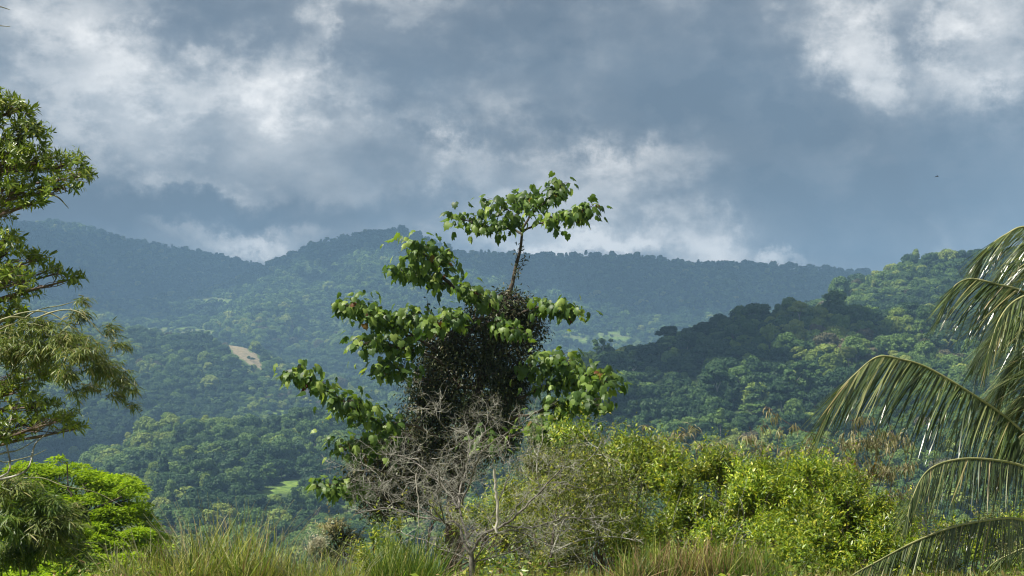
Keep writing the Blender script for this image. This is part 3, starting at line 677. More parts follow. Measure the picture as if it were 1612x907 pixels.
vine = thing('creeper', 'dense dark creeper with tiny leaves hanging over the broad-leaved tree trunk', 'climbing plant', (tx, ty + .02, tz))
VB = [(800, 482, 34, 30, 0), (775, 500, 48, 34, 0), (826, 510, 36, 40, .2), (745, 545, 62, 44, 0), (700, 545, 45, 40, .1), (800, 560, 50, 55, 0), (740, 605, 85, 55, -.1), (690, 600, 48, 50, 0), (800, 620, 32, 50, 0),
      (740, 670, 80, 50, 0), (670, 655, 40, 45, 0), (640, 715, 60, 45, -.3), (590, 735, 45, 45, -.3), (700, 730, 60, 40, .2), (600, 785, 34, 36, -.2), (650, 770, 50, 40, .3), (565, 765, 28, 24, -.2), (780, 690, 36, 36, .2), (625, 690, 40, 25, -.5)]
lv = Leaves(); core = Tubes(5)
for (a, b_, ra, rb, dy) in VB:
    c = Pt(a, b_, 28 + dy); k = int(1.02 * ra * rb); d = rdir(k); r_ = np.where(rng.random(k) < .12, rng.uniform(1.0, 1.4, k), rng.uniform(.45, 1.08, k) ** .5)
    p = c + d * r_[:, None] * np.array([ra * px2m, .5 * (ra + rb) * px2m * .7, rb * px2m]); p += rng.normal(size=p.shape) * .035
    lv.add(p, unit(d * .5 + np.array([0, 0, -.7]) + rng.normal(size=(k, 3)) * .45), unit(d + rng.normal(size=(k, 3)) * .5 + [0, 0, .3]), rng.uniform(.04, .115, k))
    for j in range(34):   # tangled stems inside
        q = c + rdir(3) * np.array([ra * px2m, .5 * ra * px2m, rb * px2m]) * .8; core.add(curve(q, 4), .012, 4)
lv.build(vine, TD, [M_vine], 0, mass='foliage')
core.build('tangled_stems', K_dark, vine)
# loose strands round the bare top stem and below the left limb
lv = Leaves(); st_ = Tubes(3)
for pts, D in (([(806, 450), (816, 425), (812, 405), (822, 380)], 28.05), ([(812, 430), (826, 410), (822, 392)], 28.0), ([(672, 470), (676, 490), (684, 505), (688, 515)], 27.3), ([(640, 560), (634, 590), (640, 615)], 27.3)):
    c = curve(pl(pts, D), 8); st_.add(c, .005); k = 46; i0 = rng.integers(0, len(c), k)
    lv.add(c[i0] + rng.normal(size=(k, 3)) * .05, unit(rng.normal(size=(k, 3)) + [0, 0, -.6]), rdir(k), rng.uniform(.06, .10, k))
lv.build(vine, TD, [M_vine], 0, mass='loose_leaves'); st_.build('strand', K_dark, vine)

# ---- shrubs: shoots with leaves set round them, on stems from one foot
def shoots(lv, p, d, length, nl, size, m=0, droop=0.0, spread=.8, flat=.0):
    """p,d arrays: each shoot carries nl leaves along its length"""
    k = len(p); 
    for j in range(nl):
        f_ = (j + rng.uniform(0, 1, k)) / nl; a = rng.uniform(0, 6.28, k)
        s1 = unit(np.cross(d, rdir(k))); side = s1
        dd = unit(side * spread + d * .55 + np.array([0, 0, -droop]) + rng.normal(size=(k, 3)) * .12)
        nn = unit(d * 1.0 + Z * (.5 + flat) - side * .3 + rng.normal(size=(k, 3)) * .25)
        lv.add(p + d * (f_ * length)[:, None], dd, nn, size * rng.uniform(.7, 1.25, k) * (1.05 - .35 * f_), m)
def blob_points(c, rad, k, shell=.55, up=.25):
    d = rdir(k); d[:, 2] = np.where((d[:, 2] < -.2) & (rng.random(k) < .7), -d[:, 2], d[:, 2])
    r_ = shell + (1 - shell) * rng.random(k); return c + d * rad * r_[:, None], d
def fill(x0, x1, top, n_, r0=18, r1=38, bottom=905):
    X, Y = zip(*top); out = []
    for i in range(n_):
        rb = rng.uniform(r0, r1) * .8; a = rng.uniform(x0, x1); t_ = np.interp(a, X, Y) + rng.uniform(-4, 8)
        b_ = t_ + rb + max(0, bottom - t_ - rb) * rng.random() ** 1.3
        out.append((a, b_, rb * rng.uniform(1, 1.6), rb, np.interp(b_, [660, 900], [1.2, -2.2]) + rng.normal() * .4))
    return out
SK = [(860, 672), (900, 662), (960, 664), (1000, 672), (1030, 690), (1060, 700), (1110, 700), (1150, 712), (1200, 716), (1250, 722), (1300, 728), (1340, 742), (1375, 772), (1410, 800), (1440, 840), (1480, 870)]
def shrub(name, label, cat, foot, blobs, mats, per, size, length=.22, nl=8, temps=None, droop=.0, stems=10, bark=None, group=None, single=0, D=22., spread=.8, depth=1.0, mi=None, srad=.02, flat=0., upw=.8, obj=None):
    t = obj or thing(name, label, cat, foot, group)
    lv = Leaves(); tb = Tubes(5); f3 = np.array(foot) - [0, 0, .15]
    for bi, bl in enumerate(blobs):
        a, b_, ra, rb = bl[:4]; dy = bl[4] if len(bl) > 4 else 0; Db = D + dy; m = Db / F
        c = Pt(a, b_, Db); rad = np.array([ra * m, (ra + rb) * .5 * m * depth, rb * m])
        k = int(per * ra * rb / 1000); p, d = blob_points(c, rad * rng.uniform(.75, 1.2, 3), k, .3)
        up = unit(d * np.array([.9, .9, .6]) + Z * upw + rng.normal(size=(k, 3)) * .35)
        ks = max(2, k // 14); ix = rng.integers(0, k, ks); shoots(lv, p[ix], unit(up[ix] + Z * .5), length * 2.1, nl + 5, size * 1.05, 0 if mi is None else mi[bi], droop, spread, flat)
        shoots(lv, p - up * length * .5, up, length * rng.uniform(.6, 1.3, k), nl, size, 0 if mi is None else mi[bi], droop, spread, flat)
        ns = max(1, int(stems * ra * rb / 3000))
        for j in range(min(ns, k)):
            mid_ = c + rng.normal(size=3) * rad * .25; w_ = wander(f3 + rng.normal(size=3) * [.12, .12, 0], p[j], .07, 7); tt = np.linspace(0, 1, 7)[:, None]
            w_ = w_ * (1 - np.sin(tt * math.pi) * .35) + mid_ * np.sin(tt * math.pi) * .35
            tb.add(w_, np.linspace(srad, .004, 7)); 
            for q in range(3):
                e = w_[rng.integers(3, 6)]; tgt = p[rng.integers(0, k)]
                if np.linalg.norm(tgt - e) < .9: tb.add(wander(e, tgt, .03, 4), [.008, .006, .004, .003], 4)
    lv.build(t, temps or TD, mats, single); tb.build('stems', bark or K_brown, t, kind='stuff'); return t
SG = 'green shrubs crowding the slope on the right'
shrub('green_shrub', 'yellow-green shrub reaching left towards the broad-leaved tree, level top', 'shrub', base(960, 24), fill(905, 1045, SK, 30) + [(900, 683, 45, 16, -.5)], [M_shrub, M_shrub2], 120, .085, mi=[0, 0, 1] * 11, D=23, group=SG)
shrub('green_shrub', 'yellowish shrub behind the right half of the leafless bush', 'shrub', base(880, 22), fill(790, 940, [(790, 760), (840, 700), (880, 690), (940, 700)], 28), [M_shrub2, M_olive], 95, .075, mi=[0, 1] * 14, D=22, group=SG)
shrub('green_shrub', 'rounded shrub with yellow young leaves under the drying bamboo tips', 'shrub', base(1130, 22), fill(1040, 1180, SK, 38), [M_shrub, M_shrub2], 120, .085, D=22, group=SG, mi=[1, 0, 0] * 13)
shrub('green_shrub', 'darker green shrub between the yellowish shrub and the bamboo clump', 'shrub', base(1250, 21), fill(1165, 1300, SK, 44), [M_shrub], 120, .08, D=21.5, group=SG)
shrub('green_shrub', 'lush green shrub beside the lowest palm frond', 'shrub', base(1340, 19), fill(1270, 1440, SK, 46), [M_shrub], 120, .08, D=20.5, group=SG)
shrub('green_shrub', 'low bright green shrub at the foot of the leafless bush, left side', 'shrub', base(640, 18), fill(560, 830, [(560, 850), (620, 815), (700, 790), (830, 780)], 26, 16, 30), [M_shrub2, M_shrub], 85, .065, D=18, group=SG, mi=[0, 1] * 13)
shrub('green_shrub', 'shaded low shrub behind the clipped tussock of grass', 'shrub', base(1130, 17), fill(960, 1290, [(960, 810), (1290, 820)], 22), [M_shrub], 100, .07, D=18.5, group=SG)
shrub('green_shrub', 'shaded shrub behind the lowest palm frond', 'shrub', base(1500, 24), fill(1400, 1640, [(1400, 850), (1440, 835), (1500, 800), (1560, 790), (1640, 760)], 26), [M_shrub, M_olive], 100, .085, D=24, group=SG, mi=[0, 1] * 13)
shrub('withered_shrub', 'small withered brownish shrub left of the creeper-covered tree', 'shrub', base(515, 22), [(525, 835, 22, 20), (545, 855, 28, 22), (520, 870, 26, 18)], [M_dry, M_vine], 150, .07, D=22, mi=[0, 1, 1], length=.15)
shrub('pale_seed_plant', 'plant with a pale fluffy seed head beside the withered shrub', 'plant', base(500, 21), [(502, 856, 14, 10), (490, 868, 9, 9)], [M_white], 900, .035, D=21, length=.1)

for (px, D, r0, lab) in ((1120, 21, 700, 'dead grey twigs sticking out of the rounded yellow-leaved shrub'), (1290, 20, 740, 'dead grey twigs sticking out of the darker green shrub'), (1010, 21, 690, 'dead grey twigs at the right edge of the leafless bush')):
    b_ = np.array(base(px, D)); t = thing('dead_stems', lab, 'dead shrub', tuple(b_), 'dead twigs among the green shrubs'); tb = Tubes(4)
    for j in range(26):
        e = Pt(px + rng.normal() * 55, r0 + 60 + rng.uniform(0, 130), D - rng.uniform(.3, 1.9)); s_ = b_ + (e - b_) * .55
        tb.add(wander(s_, e + (e - s_) * .12, .06, 6), np.linspace(.009, .002, 6))
        for q in range(2): f_ = s_ + (e - s_) * rng.uniform(.3, .9); tb.add(wander(f_, f_ + rdir(1)[0] * .3, .03, 4), [.004, .003, .002, .001], 3)
    tb.build('twigs', K_grey, t, kind='stuff')
# ---- the leafless bush, in the middle foreground
bx = base(742, 14.2)
bush = thing('leafless_bush', 'leafless grey bush with a fan of pale twigs in front of the creeper', 'bush', bx)
mb = 14 / F
def grow(tube, p, d, length, rad, depth, tw, lvl=0):
    n_ = 6; pts = [p]; dd = unit(d)
    for i in range(n_):
        dd = unit(dd + rng.normal(size=3) * .20 + Z * .035 * (1 if lvl < 2 else -.2)); pts.append(pts[-1] + dd * length / n_)
    pts = np.array(pts); (tube if lvl < 2 else tw).add(pts, np.linspace(rad, rad * .55, n_ + 1), 6 if lvl < 2 else 3)
    if depth <= 0: return
    for j in range(4):
        f_ = rng.uniform(.3, 1); q = pts[min(int(f_ * n_), n_)]; side = unit(rng.normal(size=3) * [1, .8, .75])
        grow(tube, q, unit(dd * .75 + side * .95), length * rng.uniform(.5, .75), rad * .55, depth - 1, tw, lvl + 1)
tw = Tubes(3)
LIMBS = [([(742, 895), (738, 860), (722, 800), (724, 770), (734, 740), (739, 705), (737, 680)], .020, 3), ([(738, 872), (720, 825), (700, 822), (660, 812), (610, 800), (560, 808)], .022, 1), ([(742, 870), (760, 842), (790, 828), (812, 812), (850, 775), (880, 740)], .026, -1),
         ([(740, 880), (700, 866), (660, 848), (625, 838)], .014, 2), ([(728, 790), (745, 745), (760, 710), (800, 680), (830, 660)], .014, -2), ([(722, 800), (700, 770), (670, 740), (640, 720), (600, 715)], .014, 2), ([(790, 828), (840, 830), (900, 815), (960, 822)], .012, 1), ([(745, 885), (770, 850), (800, 835), (850, 850), (880, 870)], .012, 0), ([(735, 720), (715, 690), (690, 660), (675, 640)], .012, -1),
         ([(738, 720), (758, 690), (768, 660), (772, 640)], .008, 1), ([(700, 822), (640, 790), (590, 770), (545, 775)], .010, 0), ([(745, 885), (800, 870), (870, 840), (930, 835)], .010, 1), ([(700, 822), (650, 770), (600, 740), (560, 740)], .010, -1), ([(728, 790), (690, 750), (640, 750), (590, 760)], .009, 0), ([(790, 828), (830, 780), (870, 760), (930, 770)], .009, -1), ([(760, 842), (790, 780), (810, 730), (850, 700)], .009, 0), ([(700, 822), (690, 780), (690, 740), (650, 690)], .010, -2)]
for pts, rad, dy in LIMBS:
    c = curve(pl(pts, 14.2, dy * .45), 5); tb = Tubes(7); c = c + rng.normal(size=c.shape) * .006; rad = rad * .72; tb.add(c, np.linspace(rad, rad * .35, len(c)))
    for j in range(2, len(c)):
        out = unit(rng.normal(size=3) * [1.1, .8, .55] + Z * .1 + (c[j] - c[j - 1]) * 7); grow(tw, c[j], out, rng.uniform(.14, .30), min(rad * .36, .0029), 2, tw)
    tb.build('branch', K_lich, bush)
tw.build('twigs', K_grey, bush, kind='stuff')
tb = Tubes(7); tb.add(curve(np.array([[bx[0], bx[1], bx[2] - .1], Pt(743, 900, 14.2), Pt(742, 880, 14.2), Pt(740, 862, 14.2)]), 5), np.linspace(.036, .024, 16)); tb.build('trunk', K_lich, bush)
for (pts, rad, lab) in (([(778, 738), (780, 770), (783, 800), (782, 838)], .014, 'bleached upright stick'), ([(655, 745), (658, 790), (660, 830)], .006, None)):
    tb = Tubes(6); c = curve(pl(pts, 13.8), 6); tb.add(c + rng.normal(size=c.shape) * .004, rad); o = tb.build('dead_stick', K_pale, bush)
    if lab: o['label'] = lab
lv = Leaves(); k = 700; q = rng.normal(size=(k, 2)); p = np.array([Pt(740 + a * 85, 690 + b_ * 45, 14 + rng.uniform(-.6, .6)) for a, b_ in q])
lv.add(p, rdir(k), rdir(k), .022); lv.build(bush, TD, [M_olive], 0, mass='sparse_leaves')

b2 = base(868, 16.5)
bush2 = thing('twiggy_bush', 'smaller twiggy bush with sparse olive leaves and a dark leaning stem', 'bush', b2)
tw = Tubes(3)
for pts, rad, dy in [([(862, 905), (868, 870), (872, 830), (880, 780), (885, 720)], .022, 1), ([(868, 870), (900, 800), (940, 770), (980, 760)], .012, 0), ([(872, 830), (920, 800), (980, 790), (1005, 800)], .012, 1), ([(880, 780), (910, 740), (935, 715), (950, 690)], .010, -1), ([(874, 820), (850, 770), (845, 730), (850, 700)], .01, 0), ([(868, 870), (915, 850), (960, 845), (1000, 850)], .01, -1)]:
    c = curve(pl(pts, 16.5, dy * .4), 5); tb = Tubes(6); tb.add(c, np.linspace(rad, rad * .4, len(c)))
    for j in range(2, len(c), 2): grow(tw, c[j], unit(rng.normal(size=3) * [1, .8, .5] + Z * .3), rng.uniform(.22, .42), min(rad * .38, .004), 2, tw)
    tb.build('branch', K_dark if rad > .015 else K_grey, bush2)
tw.build('twigs', K_grey, bush2, kind='stuff')
lv = Leaves(); k = 8200; q = rng.normal(size=(k, 2)); p = np.array([Pt(925 + a * 42, 775 + b_ * 42, 16.6 + rng.uniform(-.5, .7)) for a, b_ in q])
lv.add(p, rdir(k), rdir(k) + Z, rng.uniform(.03, .065, k), (rng.random(k) < .5).astype(int)); lv.build(bush2, TD, [M_olive, M_shrub2], 0, mass='foliage')

# ---- tree on the left edge
ftx = Pt(-210, 640, 16.5)[0]; foot = (ftx, 16.5, gz_(ftx, 16.5))
lt_ = thing('leafy_tree', 'leafy tree leaning in from the left edge with narrow glossy leaves', 'tree', foot)
tb = Tubes(8); tb.add(curve([np.array(foot) - [0, 0, .3], Pt(-205, 700, 16.5), Pt(-190, 480, 16.6), Pt(-170, 300, 16.6), Pt(-150, 180, 16.5)], 6), np.linspace(.24, .08, 25)); tb.build('trunk', K_brown, lt_)
LB = [(15, 180, 50, 38), (52, 215, 38, 30), (-40, 190, 80, 60), (60, 258, 48, 34), (105, 262, 36, 26), (125, 278, 24, 18), (15, 255, 55, 45), (30, 300, 55, 28), (95, 296, 35, 20), (-10, 330, 40, 30), (-60, 280, 90, 70),
      (15, 375, 22, 14), (10, 400, 34, 30), (58, 408, 24, 18), (85, 432, 26, 15), (112, 440, 18, 11), (20, 440, 45, 26), (-30, 450, 70, 50), (18, 500, 40, 34), (-20, 540, 60, 50), (30, 560, 42, 36), (70, 590, 34, 28), (20, 620, 45, 30), (62, 640, 46, 18), (100, 660, 32, 14), (40, 668, 50, 20), (118, 676, 16, 10), (0, 690, 34, 22), (50, 322, 32, 12), (42, 462, 20, 12)]
lv = Leaves(); n_s = 0
for a, b_, ra, rb in LB:
    D = 16.2 + rng.uniform(-.7, .7); m = D / F; c = Pt(a, b_, D); rad = np.array([ra * m, .6 * (ra + rb) * m, rb * m])
    k = int(ra * rb * .030) + 6; p, d = blob_points(c, rad, k, .35); up = unit(d * [1, 1, .5] + Z * .25 + np.array([.35, 0, 0]) + rng.normal(size=(k, 3)) * .35)
    shoots(lv, p - up * .05, up, rng.uniform(.06, .16, k), 9, .105, 0, .12, .85)
    tb = Tubes(5); src = Pt(-185 + rng.uniform(-10, 25), b_ + 110 if b_ > 320 else b_ + 90, 16.6)
    lc = curve([src, (src + c) / 2 + [0, 0, .12 + rng.normal() * .06], c], 7); tb.add(lc, np.linspace(.035, .010, len(lc)))
    for j in range(0, min(k, 40), 2): tb.add(wander(lc[rng.integers(7, len(lc))], p[j], .03, 5), np.linspace(.008, .003, 5), 4)
    tb.build('branch', K_brown, lt_)
lv.build(lt_, TN, [M_mango], 300)
tw = Tubes(3); tb = Tubes(5)   # bare lower twigs
for pts in ([(-60, 760), (12, 745), (10, 690), (25, 640), (40, 600)], [(-20, 760), (40, 742), (55, 700), (75, 680), (80, 655)], [(-60, 740), (0, 715), (30, 708), (60, 690)], [(-50, 50), (-20, 40), (16, 42)], [(-60, 20), (-10, 10), (15, 15)], [(60, 300), (90, 310), (108, 328)]):
    c = curve(pl(pts, 16, .4), 5); tb = Tubes(5); tb.add(c, np.linspace(.016, .004, len(c))); tb.build('bare_twig', K_grey, lt_)
    if pts[0][1] > 600:
        for j in range(3, len(c), 2): grow(tb, c[j], unit(rng.normal(size=3) * [1, .7, .6] + Z * .5), .28, .007, 1, tw)
tw.build('twigs', K_grey, lt_, kind='stuff')

# ---- bamboo on the left: a drooping spray over the hills, and a tangled clump low in the corner
def bamboo(name, label, foot, culms, blobs, D, mats, per, leaf, single, droop, aim, culm_r=.012, group=None, hang=0., nl=8, mi=None, bark=None, temps=None):
    t = thing(name, label, 'bamboo', foot, group); tb = Tubes(6)
    for pts in culms:
        first = np.array(foot) + rng.normal(size=3) * [.15, .15, 0] - [0, 0, .2]
        P3 = pl(pts, D, rng.uniform(-.4, .4)); c = curve(np.vstack([first, P3]) if len(pts[0]) == 2 and pts[0][1] < 2000 and not (pts[0][0] == 0 and pts[0][1] == 0) else P3, 8)
        ct = Tubes(6); rr = np.linspace(culm_r, culm_r * .25, len(c)); rr[::6] *= 1.35; ct.add(c, rr); ct.build('culm', bark or K_culm, t)
    lv = Leaves()
    for bi, (a, b_, ra, rb) in enumerate(blobs):
        m = D / F; c = Pt(a, b_, D + rng.uniform(-.4, .4)); k = int(per * ra * rb / 1000) + 2
        p, d = blob_points(c, np.array([ra * m, .5 * (ra + rb) * m, rb * m]), k, .15)
        for j in range(k):
            n_ = nl; ax = unit(np.array(aim) + d[j] * .6 + rng.normal(size=3) * .3); s1 = unit(np.cross(ax, Z) + 1e-3)
            an = np.linspace(-1.1, 1.1, n_) + rng.normal(size=n_) * .15
            dd = unit(ax * np.cos(an)[:, None] + s1 * np.sin(an)[:, None] * rng.choice([-1, 1]) + rng.normal(size=(n_, 3)) * .16 - Z * droop)
            lv.add(p[j] + ax * rng.uniform(-.06, .06, n_)[:, None], dd, unit(Z + rng.normal(size=(n_, 3)) * .4 + ax * .2), leaf * rng.uniform(.6, 1.15, n_), 0 if mi is None else mi[bi])
        for j in range(max(2, k // 5)):
            tb.add(wander(c + rng.normal(size=3) * .05, p[rng.integers(0, k)], .04, 5), np.linspace(.006, .002, 5), 4)
    lv.build(t, temps or TNN, mats, single); tb.build('branchlets', bark or K_culm, t, kind='stuff'); return t
fx = Pt(-120, 640, 17.5)[0]
bamboo('bamboo', 'bamboo spray arching from the left edge over the distant hills', (fx, 17.5, gz_(fx, 17.5)), [[(-80, 620), (-20, 520), (60, 490), (120, 520), (180, 580), (215, 630)], [(-60, 640), (0, 560), (80, 530), (150, 560), (205, 600)], [(-40, 560), (60, 500), (120, 490), (165, 530), (172, 515)], [(-60, 600), (40, 500), (100, 480), (128, 472)]],
       [(60, 515, 40, 22), (95, 540, 42, 34), (130, 560, 42, 34), (160, 585, 34, 28), (186, 600, 22, 24), (120, 500, 22, 16), (127, 474, 12, 8), (170, 520, 12, 16), (188, 545, 16, 10), (205, 615, 10, 14), (208, 640, 7, 10), (60, 560, 40, 34), (105, 592, 24, 18), (118, 620, 12, 8), (145, 612, 22, 12), (20, 560, 45, 50), (182, 625, 14, 10)], 15.3, [M_bamb, M_mango], 95, .115, 220, .35, (.6, -.1, -.2), nl=8)
fx2 = Pt(20, 640, 19)[0]
bamboo('bamboo', 'tangled low bamboo clump with dry stalks in the bottom left corner', (fx2, 19, gz_(fx2, 19)), [[(-40, 800), (0, 760), (60, 752), (100, 765), (150, 775), (193, 797)], [(-30, 740), (10, 728), (50, 718), (73, 708)], [(0, 800), (20, 760), (60, 770), (110, 792)], [(0, 860), (40, 800), (60, 770), (75, 800)], [(30, 860), (60, 820), (100, 835), (130, 850)], [(60, 880), (90, 850), (120, 862), (137, 872)]],
       [(20, 775, 50, 32), (60, 800, 50, 34), (20, 830, 50, 40), (80, 835, 50, 34), (110, 810, 30, 22), (50, 865, 60, 28), (120, 862, 22, 16), (125, 885, 30, 12), (10, 880, 40, 25)], 19, [M_bamb, M_green], 62, .19, 100, .35, (.5, -.2, -.1), nl=8, mi=[0, 1, 1, 0, 0, 1, 0, 1, 1])
lv = Leaves()
# ---- feathery lime-green tree, lower left
lx = base(110, 34)
lime = thing('feathery_tree', 'bright lime-green feathery tree with flat layered foliage, lower left', 'tree', lx)
tb = Tubes(7); tb.add(curve([np.array(lx) - [0, 0, .3], Pt(112, 870, 34), Pt(118, 820, 34)], 5), np.linspace(.16, .11, 11)); tb.build('trunk', K_dark, lime)
LP = []
top = [(-20, 712), (60, 722), (100, 712), (150, 735), (190, 740), (215, 748), (228, 770), (236, 785), (218, 800), (235, 828), (255, 845), (270, 850)]
tpx, tpy = zip(*top)
for i in range(330):
    a = rng.uniform(-40, 268); t_ = np.interp(a, tpx[:8], tpy[:8]) if a < 236 else np.interp(a, [236, 275], [815, 850]); b_ = t_ + 8 + (925 - t_) * rng.random()
    if a > 222 and 785 < b_ < 806: continue
    LP.append((a, b_, rng.uniform(13, 27), rng.uniform(5, 9), 1.5 - (b_ - t_) / 190 * 4.2 + rng.uniform(-.5, .5)))
for x_, y_ in top[1:]: LP.append((x_ - 10, y_ + 8, 16, 6, rng.uniform(-.6, .6)))
for i, (a, b_, ra, rb, dy) in enumerate(LP):
    D = 34 + dy; m = D / F; c = Pt(a, b_, D); k = int(ra * ra * .62); d = rdir(k); rr_ = rng.random(k) ** .5
    p = c + np.stack([d[:, 0] * ra * m * rr_, d[:, 1] * ra * m * rr_, d[:, 2] * rb * m * rr_ - (rr_ ** 2) * rb * m], 1)
    hd = unit(d * [1, 1, .15] + rng.normal(size=(k, 3)) * .25)
    lv.add(p, hd, unit(Z + rng.normal(size=(k, 3)) * .35), rng.uniform(.06, .13, k))
    if i % 3 == 0:
        tb = Tubes(4); s_ = Pt(118, 835, 34); lc = wander(s_, c - [0, 0, .08], .16, 7); tb.add(lc, np.linspace(.05, .008, 7)); tb.build('branch', K_dark, lime)
lv.build(lime, [T_diamond(.42, .03, .1), T_diamond(.5, .0, .2)], [M_lime], 0)

# ---- drying bamboo behind the right shrubs
DG = 'drying bamboo clumps behind the right shrubs'
bamboo('dry_bamboo', 'drying bamboo with tan drooping leaves beside the palm fronds', base(1360, 25), [[(1345, 800), (1335, 740), (1345, 690), (1360, 650)], [(1372, 830), (1385, 760), (1410, 700), (1395, 660)], [(1362, 800), (1345, 730), (1335, 715), (1300, 690), (1250, 672), (1205, 640)], [(1400, 780), (1430, 730), (1440, 700)], [(1320, 790), (1315, 740), (1330, 680)]],
       [(1345, 700, 34, 30), (1380, 700, 34, 34), (1330, 735, 38, 26), (1375, 745, 36, 32), (1405, 690, 20, 24), (1360, 790, 34, 34), (1395, 800, 28, 36), (1350, 660, 26, 16), (1400, 745, 20, 30), (1425, 700, 12, 26), (1300, 705, 16, 14), (1275, 690, 10, 10), (1250, 672, 9, 7), (1222, 655, 9, 7), (1208, 645, 6, 6), (1415, 850, 24, 30), (1385, 870, 30, 30), (1425, 790, 20, 34), (1430, 740, 18, 24), (1340, 770, 30, 20), (1310, 730, 24, 12), (1440, 830, 20, 30), (1200, 672, 7, 6), (1230, 680, 8, 7)], 25, [M_dry, M_bamb], 48, .17, 150, .9, (.1, 0, -.4), group=DG, nl=3, temps=[T_lance(.15, .02, .3), T_lance(.12, .02, .5), T_lance(.14, .05, .8)], bark=K_brown)
bamboo('dry_bamboo', 'drying bamboo tips with tan leaves poking above the rounded shrubs', base(1120, 26), [[(1130, 760), (1110, 710), (1075, 678)], [(1040, 740), (1030, 700), (1018, 672)], [(1180, 760), (1190, 710), (1180, 672)], [(1230, 760), (1240, 710), (1265, 695)], [(1100, 740), (1085, 700), (1050, 690)]],
       [(1018, 675, 5, 10), (1045, 690, 20, 10), (1075, 684, 18, 12), (1090, 675, 10, 8), (1110, 705, 18, 12), (1140, 700, 16, 12), (1065, 710, 24, 12), (1180, 690, 16, 12), (1205, 705, 20, 12), (1240, 712, 20, 14), (1270, 710, 18, 14), (1160, 715, 20, 10), (1195, 720, 20, 12)], 26, [M_dry, M_bamb], 80, .15, 110, .7, (.1, 0, -.1), group=DG, nl=3, temps=[T_lance(.15, .02, .3), T_lance(.12, .02, .5), T_lance(.14, .05, .8)], bark=K_brown)
shrub('red_leaved_plant', 'thin dark-stemmed plant with a few rusty leaves among the drying bamboo', 'plant', base(1372, 24), [(1360, 762, 8, 6)], [M_bigold], 90, .11, D=24, stems=40, bark=K_dark)

# ---- coconut palm on the right edge
cp = Pt(1672, 775, 15.5); pfx = (cp[0] + .15, 15.7, gz_(cp[0] + .15, 15.7))
palm = thing('coconut_palm', 'coconut palm on the right edge with long arching fronds', 'palm', pfx)
tb = Tubes(10); c = curve([np.array(pfx) - [0, 0, .2], (np.array(pfx) + cp) / 2 + [.05, 0, 0], cp], 8); rr = np.linspace(.17, .12, len(c)); rr[::2] *= 1.07; tb.add(c, rr); tb.build('trunk', K_trunk, palm)
FR = [  # rachis points px,row ; depth at base, change ; leaflet length m ; side factors
 ([(1672, 770), (1640, 712), (1588, 661), (1531, 621), (1462, 580), (1420, 566), (1381, 562), (1345, 590), (1316, 622), (1300, 660)], 15.5, -1.2, 1.02, 78, 'long arching frond over the drying bamboo'),
 ([(1672, 775), (1640, 750), (1604, 732), (1563, 724), (1520, 722), (1480, 730), (1454, 748), (1436, 785), (1428, 815)], 15.3, -1.6, .72, 64, 'drooping frond below the long arching one'),
 ([(1672, 790), (1640, 822), (1612, 819), (1580, 816), (1507, 828), (1442, 852), (1381, 884), (1337, 909), (1290, 950)], 15.4, -2.0, .72, 82, 'lowest frond sweeping down to the left'),
 ([(1676, 765), (1690, 600), (1670, 500), (1612, 460), (1567, 447), (1530, 439), (1508, 446), (1497, 460), (1490, 478)], 15.5, -.5, 1.0, 70, 'frond arching left over the far shoulder of the right hill'),
 ([(1678, 765), (1720, 560), (1700, 420), (1660, 365), (1612, 357), (1584, 369), (1562, 384), (1550, 400), (1543, 425)], 15.5, -.2, 1.0, 70, 'topmost frond against the sky'),
 ([(1676, 765), (1700, 600), (1680, 490), (1640, 462), (1600, 472), (1575, 500), (1560, 540), (1552, 570)], 15.3, -1.0, .9, 66, None),
 ([(1676, 770), (1690, 640), (1670, 560), (1640, 535), (1612, 545), (1590, 580), (1580, 620)], 15.6, .7, .9, 60, None),
 ([(1676, 770), (1665, 690), (1640, 640), (1610, 625), (1585, 650), (1570, 700)], 15.7, 1.2, .85, 54, None),
 ([(1676, 770), (1665, 720), (1648, 690), (1620, 680), (1595, 700), (1575, 750)], 15.4, -.3, .7, 50, None),
 ([(1678, 765), (1700, 560), (1690, 440), (1660, 400), (1620, 410), (1596, 440), (1585, 480)], 15.7, .3, .8, 60, None),
 ([(1678, 765), (1690, 620), (1670, 540), (1630, 500), (1590, 505), (1560, 530), (1540, 565)], 15.9, .9, .9, 56, None),
 ([(1678, 765), (1710, 500), (1690, 400), (1650, 380), (1600, 400), (1575, 430), (1560, 470)], 16.0, .9, .9, 56, None),
 ([(1676, 768), (1680, 680), (1650, 610), (1600, 590), (1560, 615), (1540, 660)], 16.0, 1.2, .8, 50, None),
 ([(1680, 765), (1720, 600), (1790, 520), (1880, 520), (1950, 600)], 15.5, .5, .8, 50, None),
 ([(1680, 770), (1740, 740), (1830, 760), (1900, 850)], 15.5, -.5, .8, 46, None),
 ([(1676, 780), (1660, 830), (1640, 870), (1625, 930)], 15.3, -.8, .6, 44, None),
 ([(1676, 765), (1760, 440), (1740, 345), (1690, 320), (1650, 330), (1625, 360), (1612, 400)], 15.6, .4, .6, 54, None),
 ([(1674, 785), (1640, 850), (1600, 868), (1560, 890), (1530, 930)], 15.7, .6, .5, 44, None)]
TP = [T_blade(.22, .019, 5, .75), T_blade(.12, .018, 5, .75), T_blade(.34, .020, 5, .75), T_blade(.05, .016, 4, .75), T_blade(.6, .014, 5, .75)]
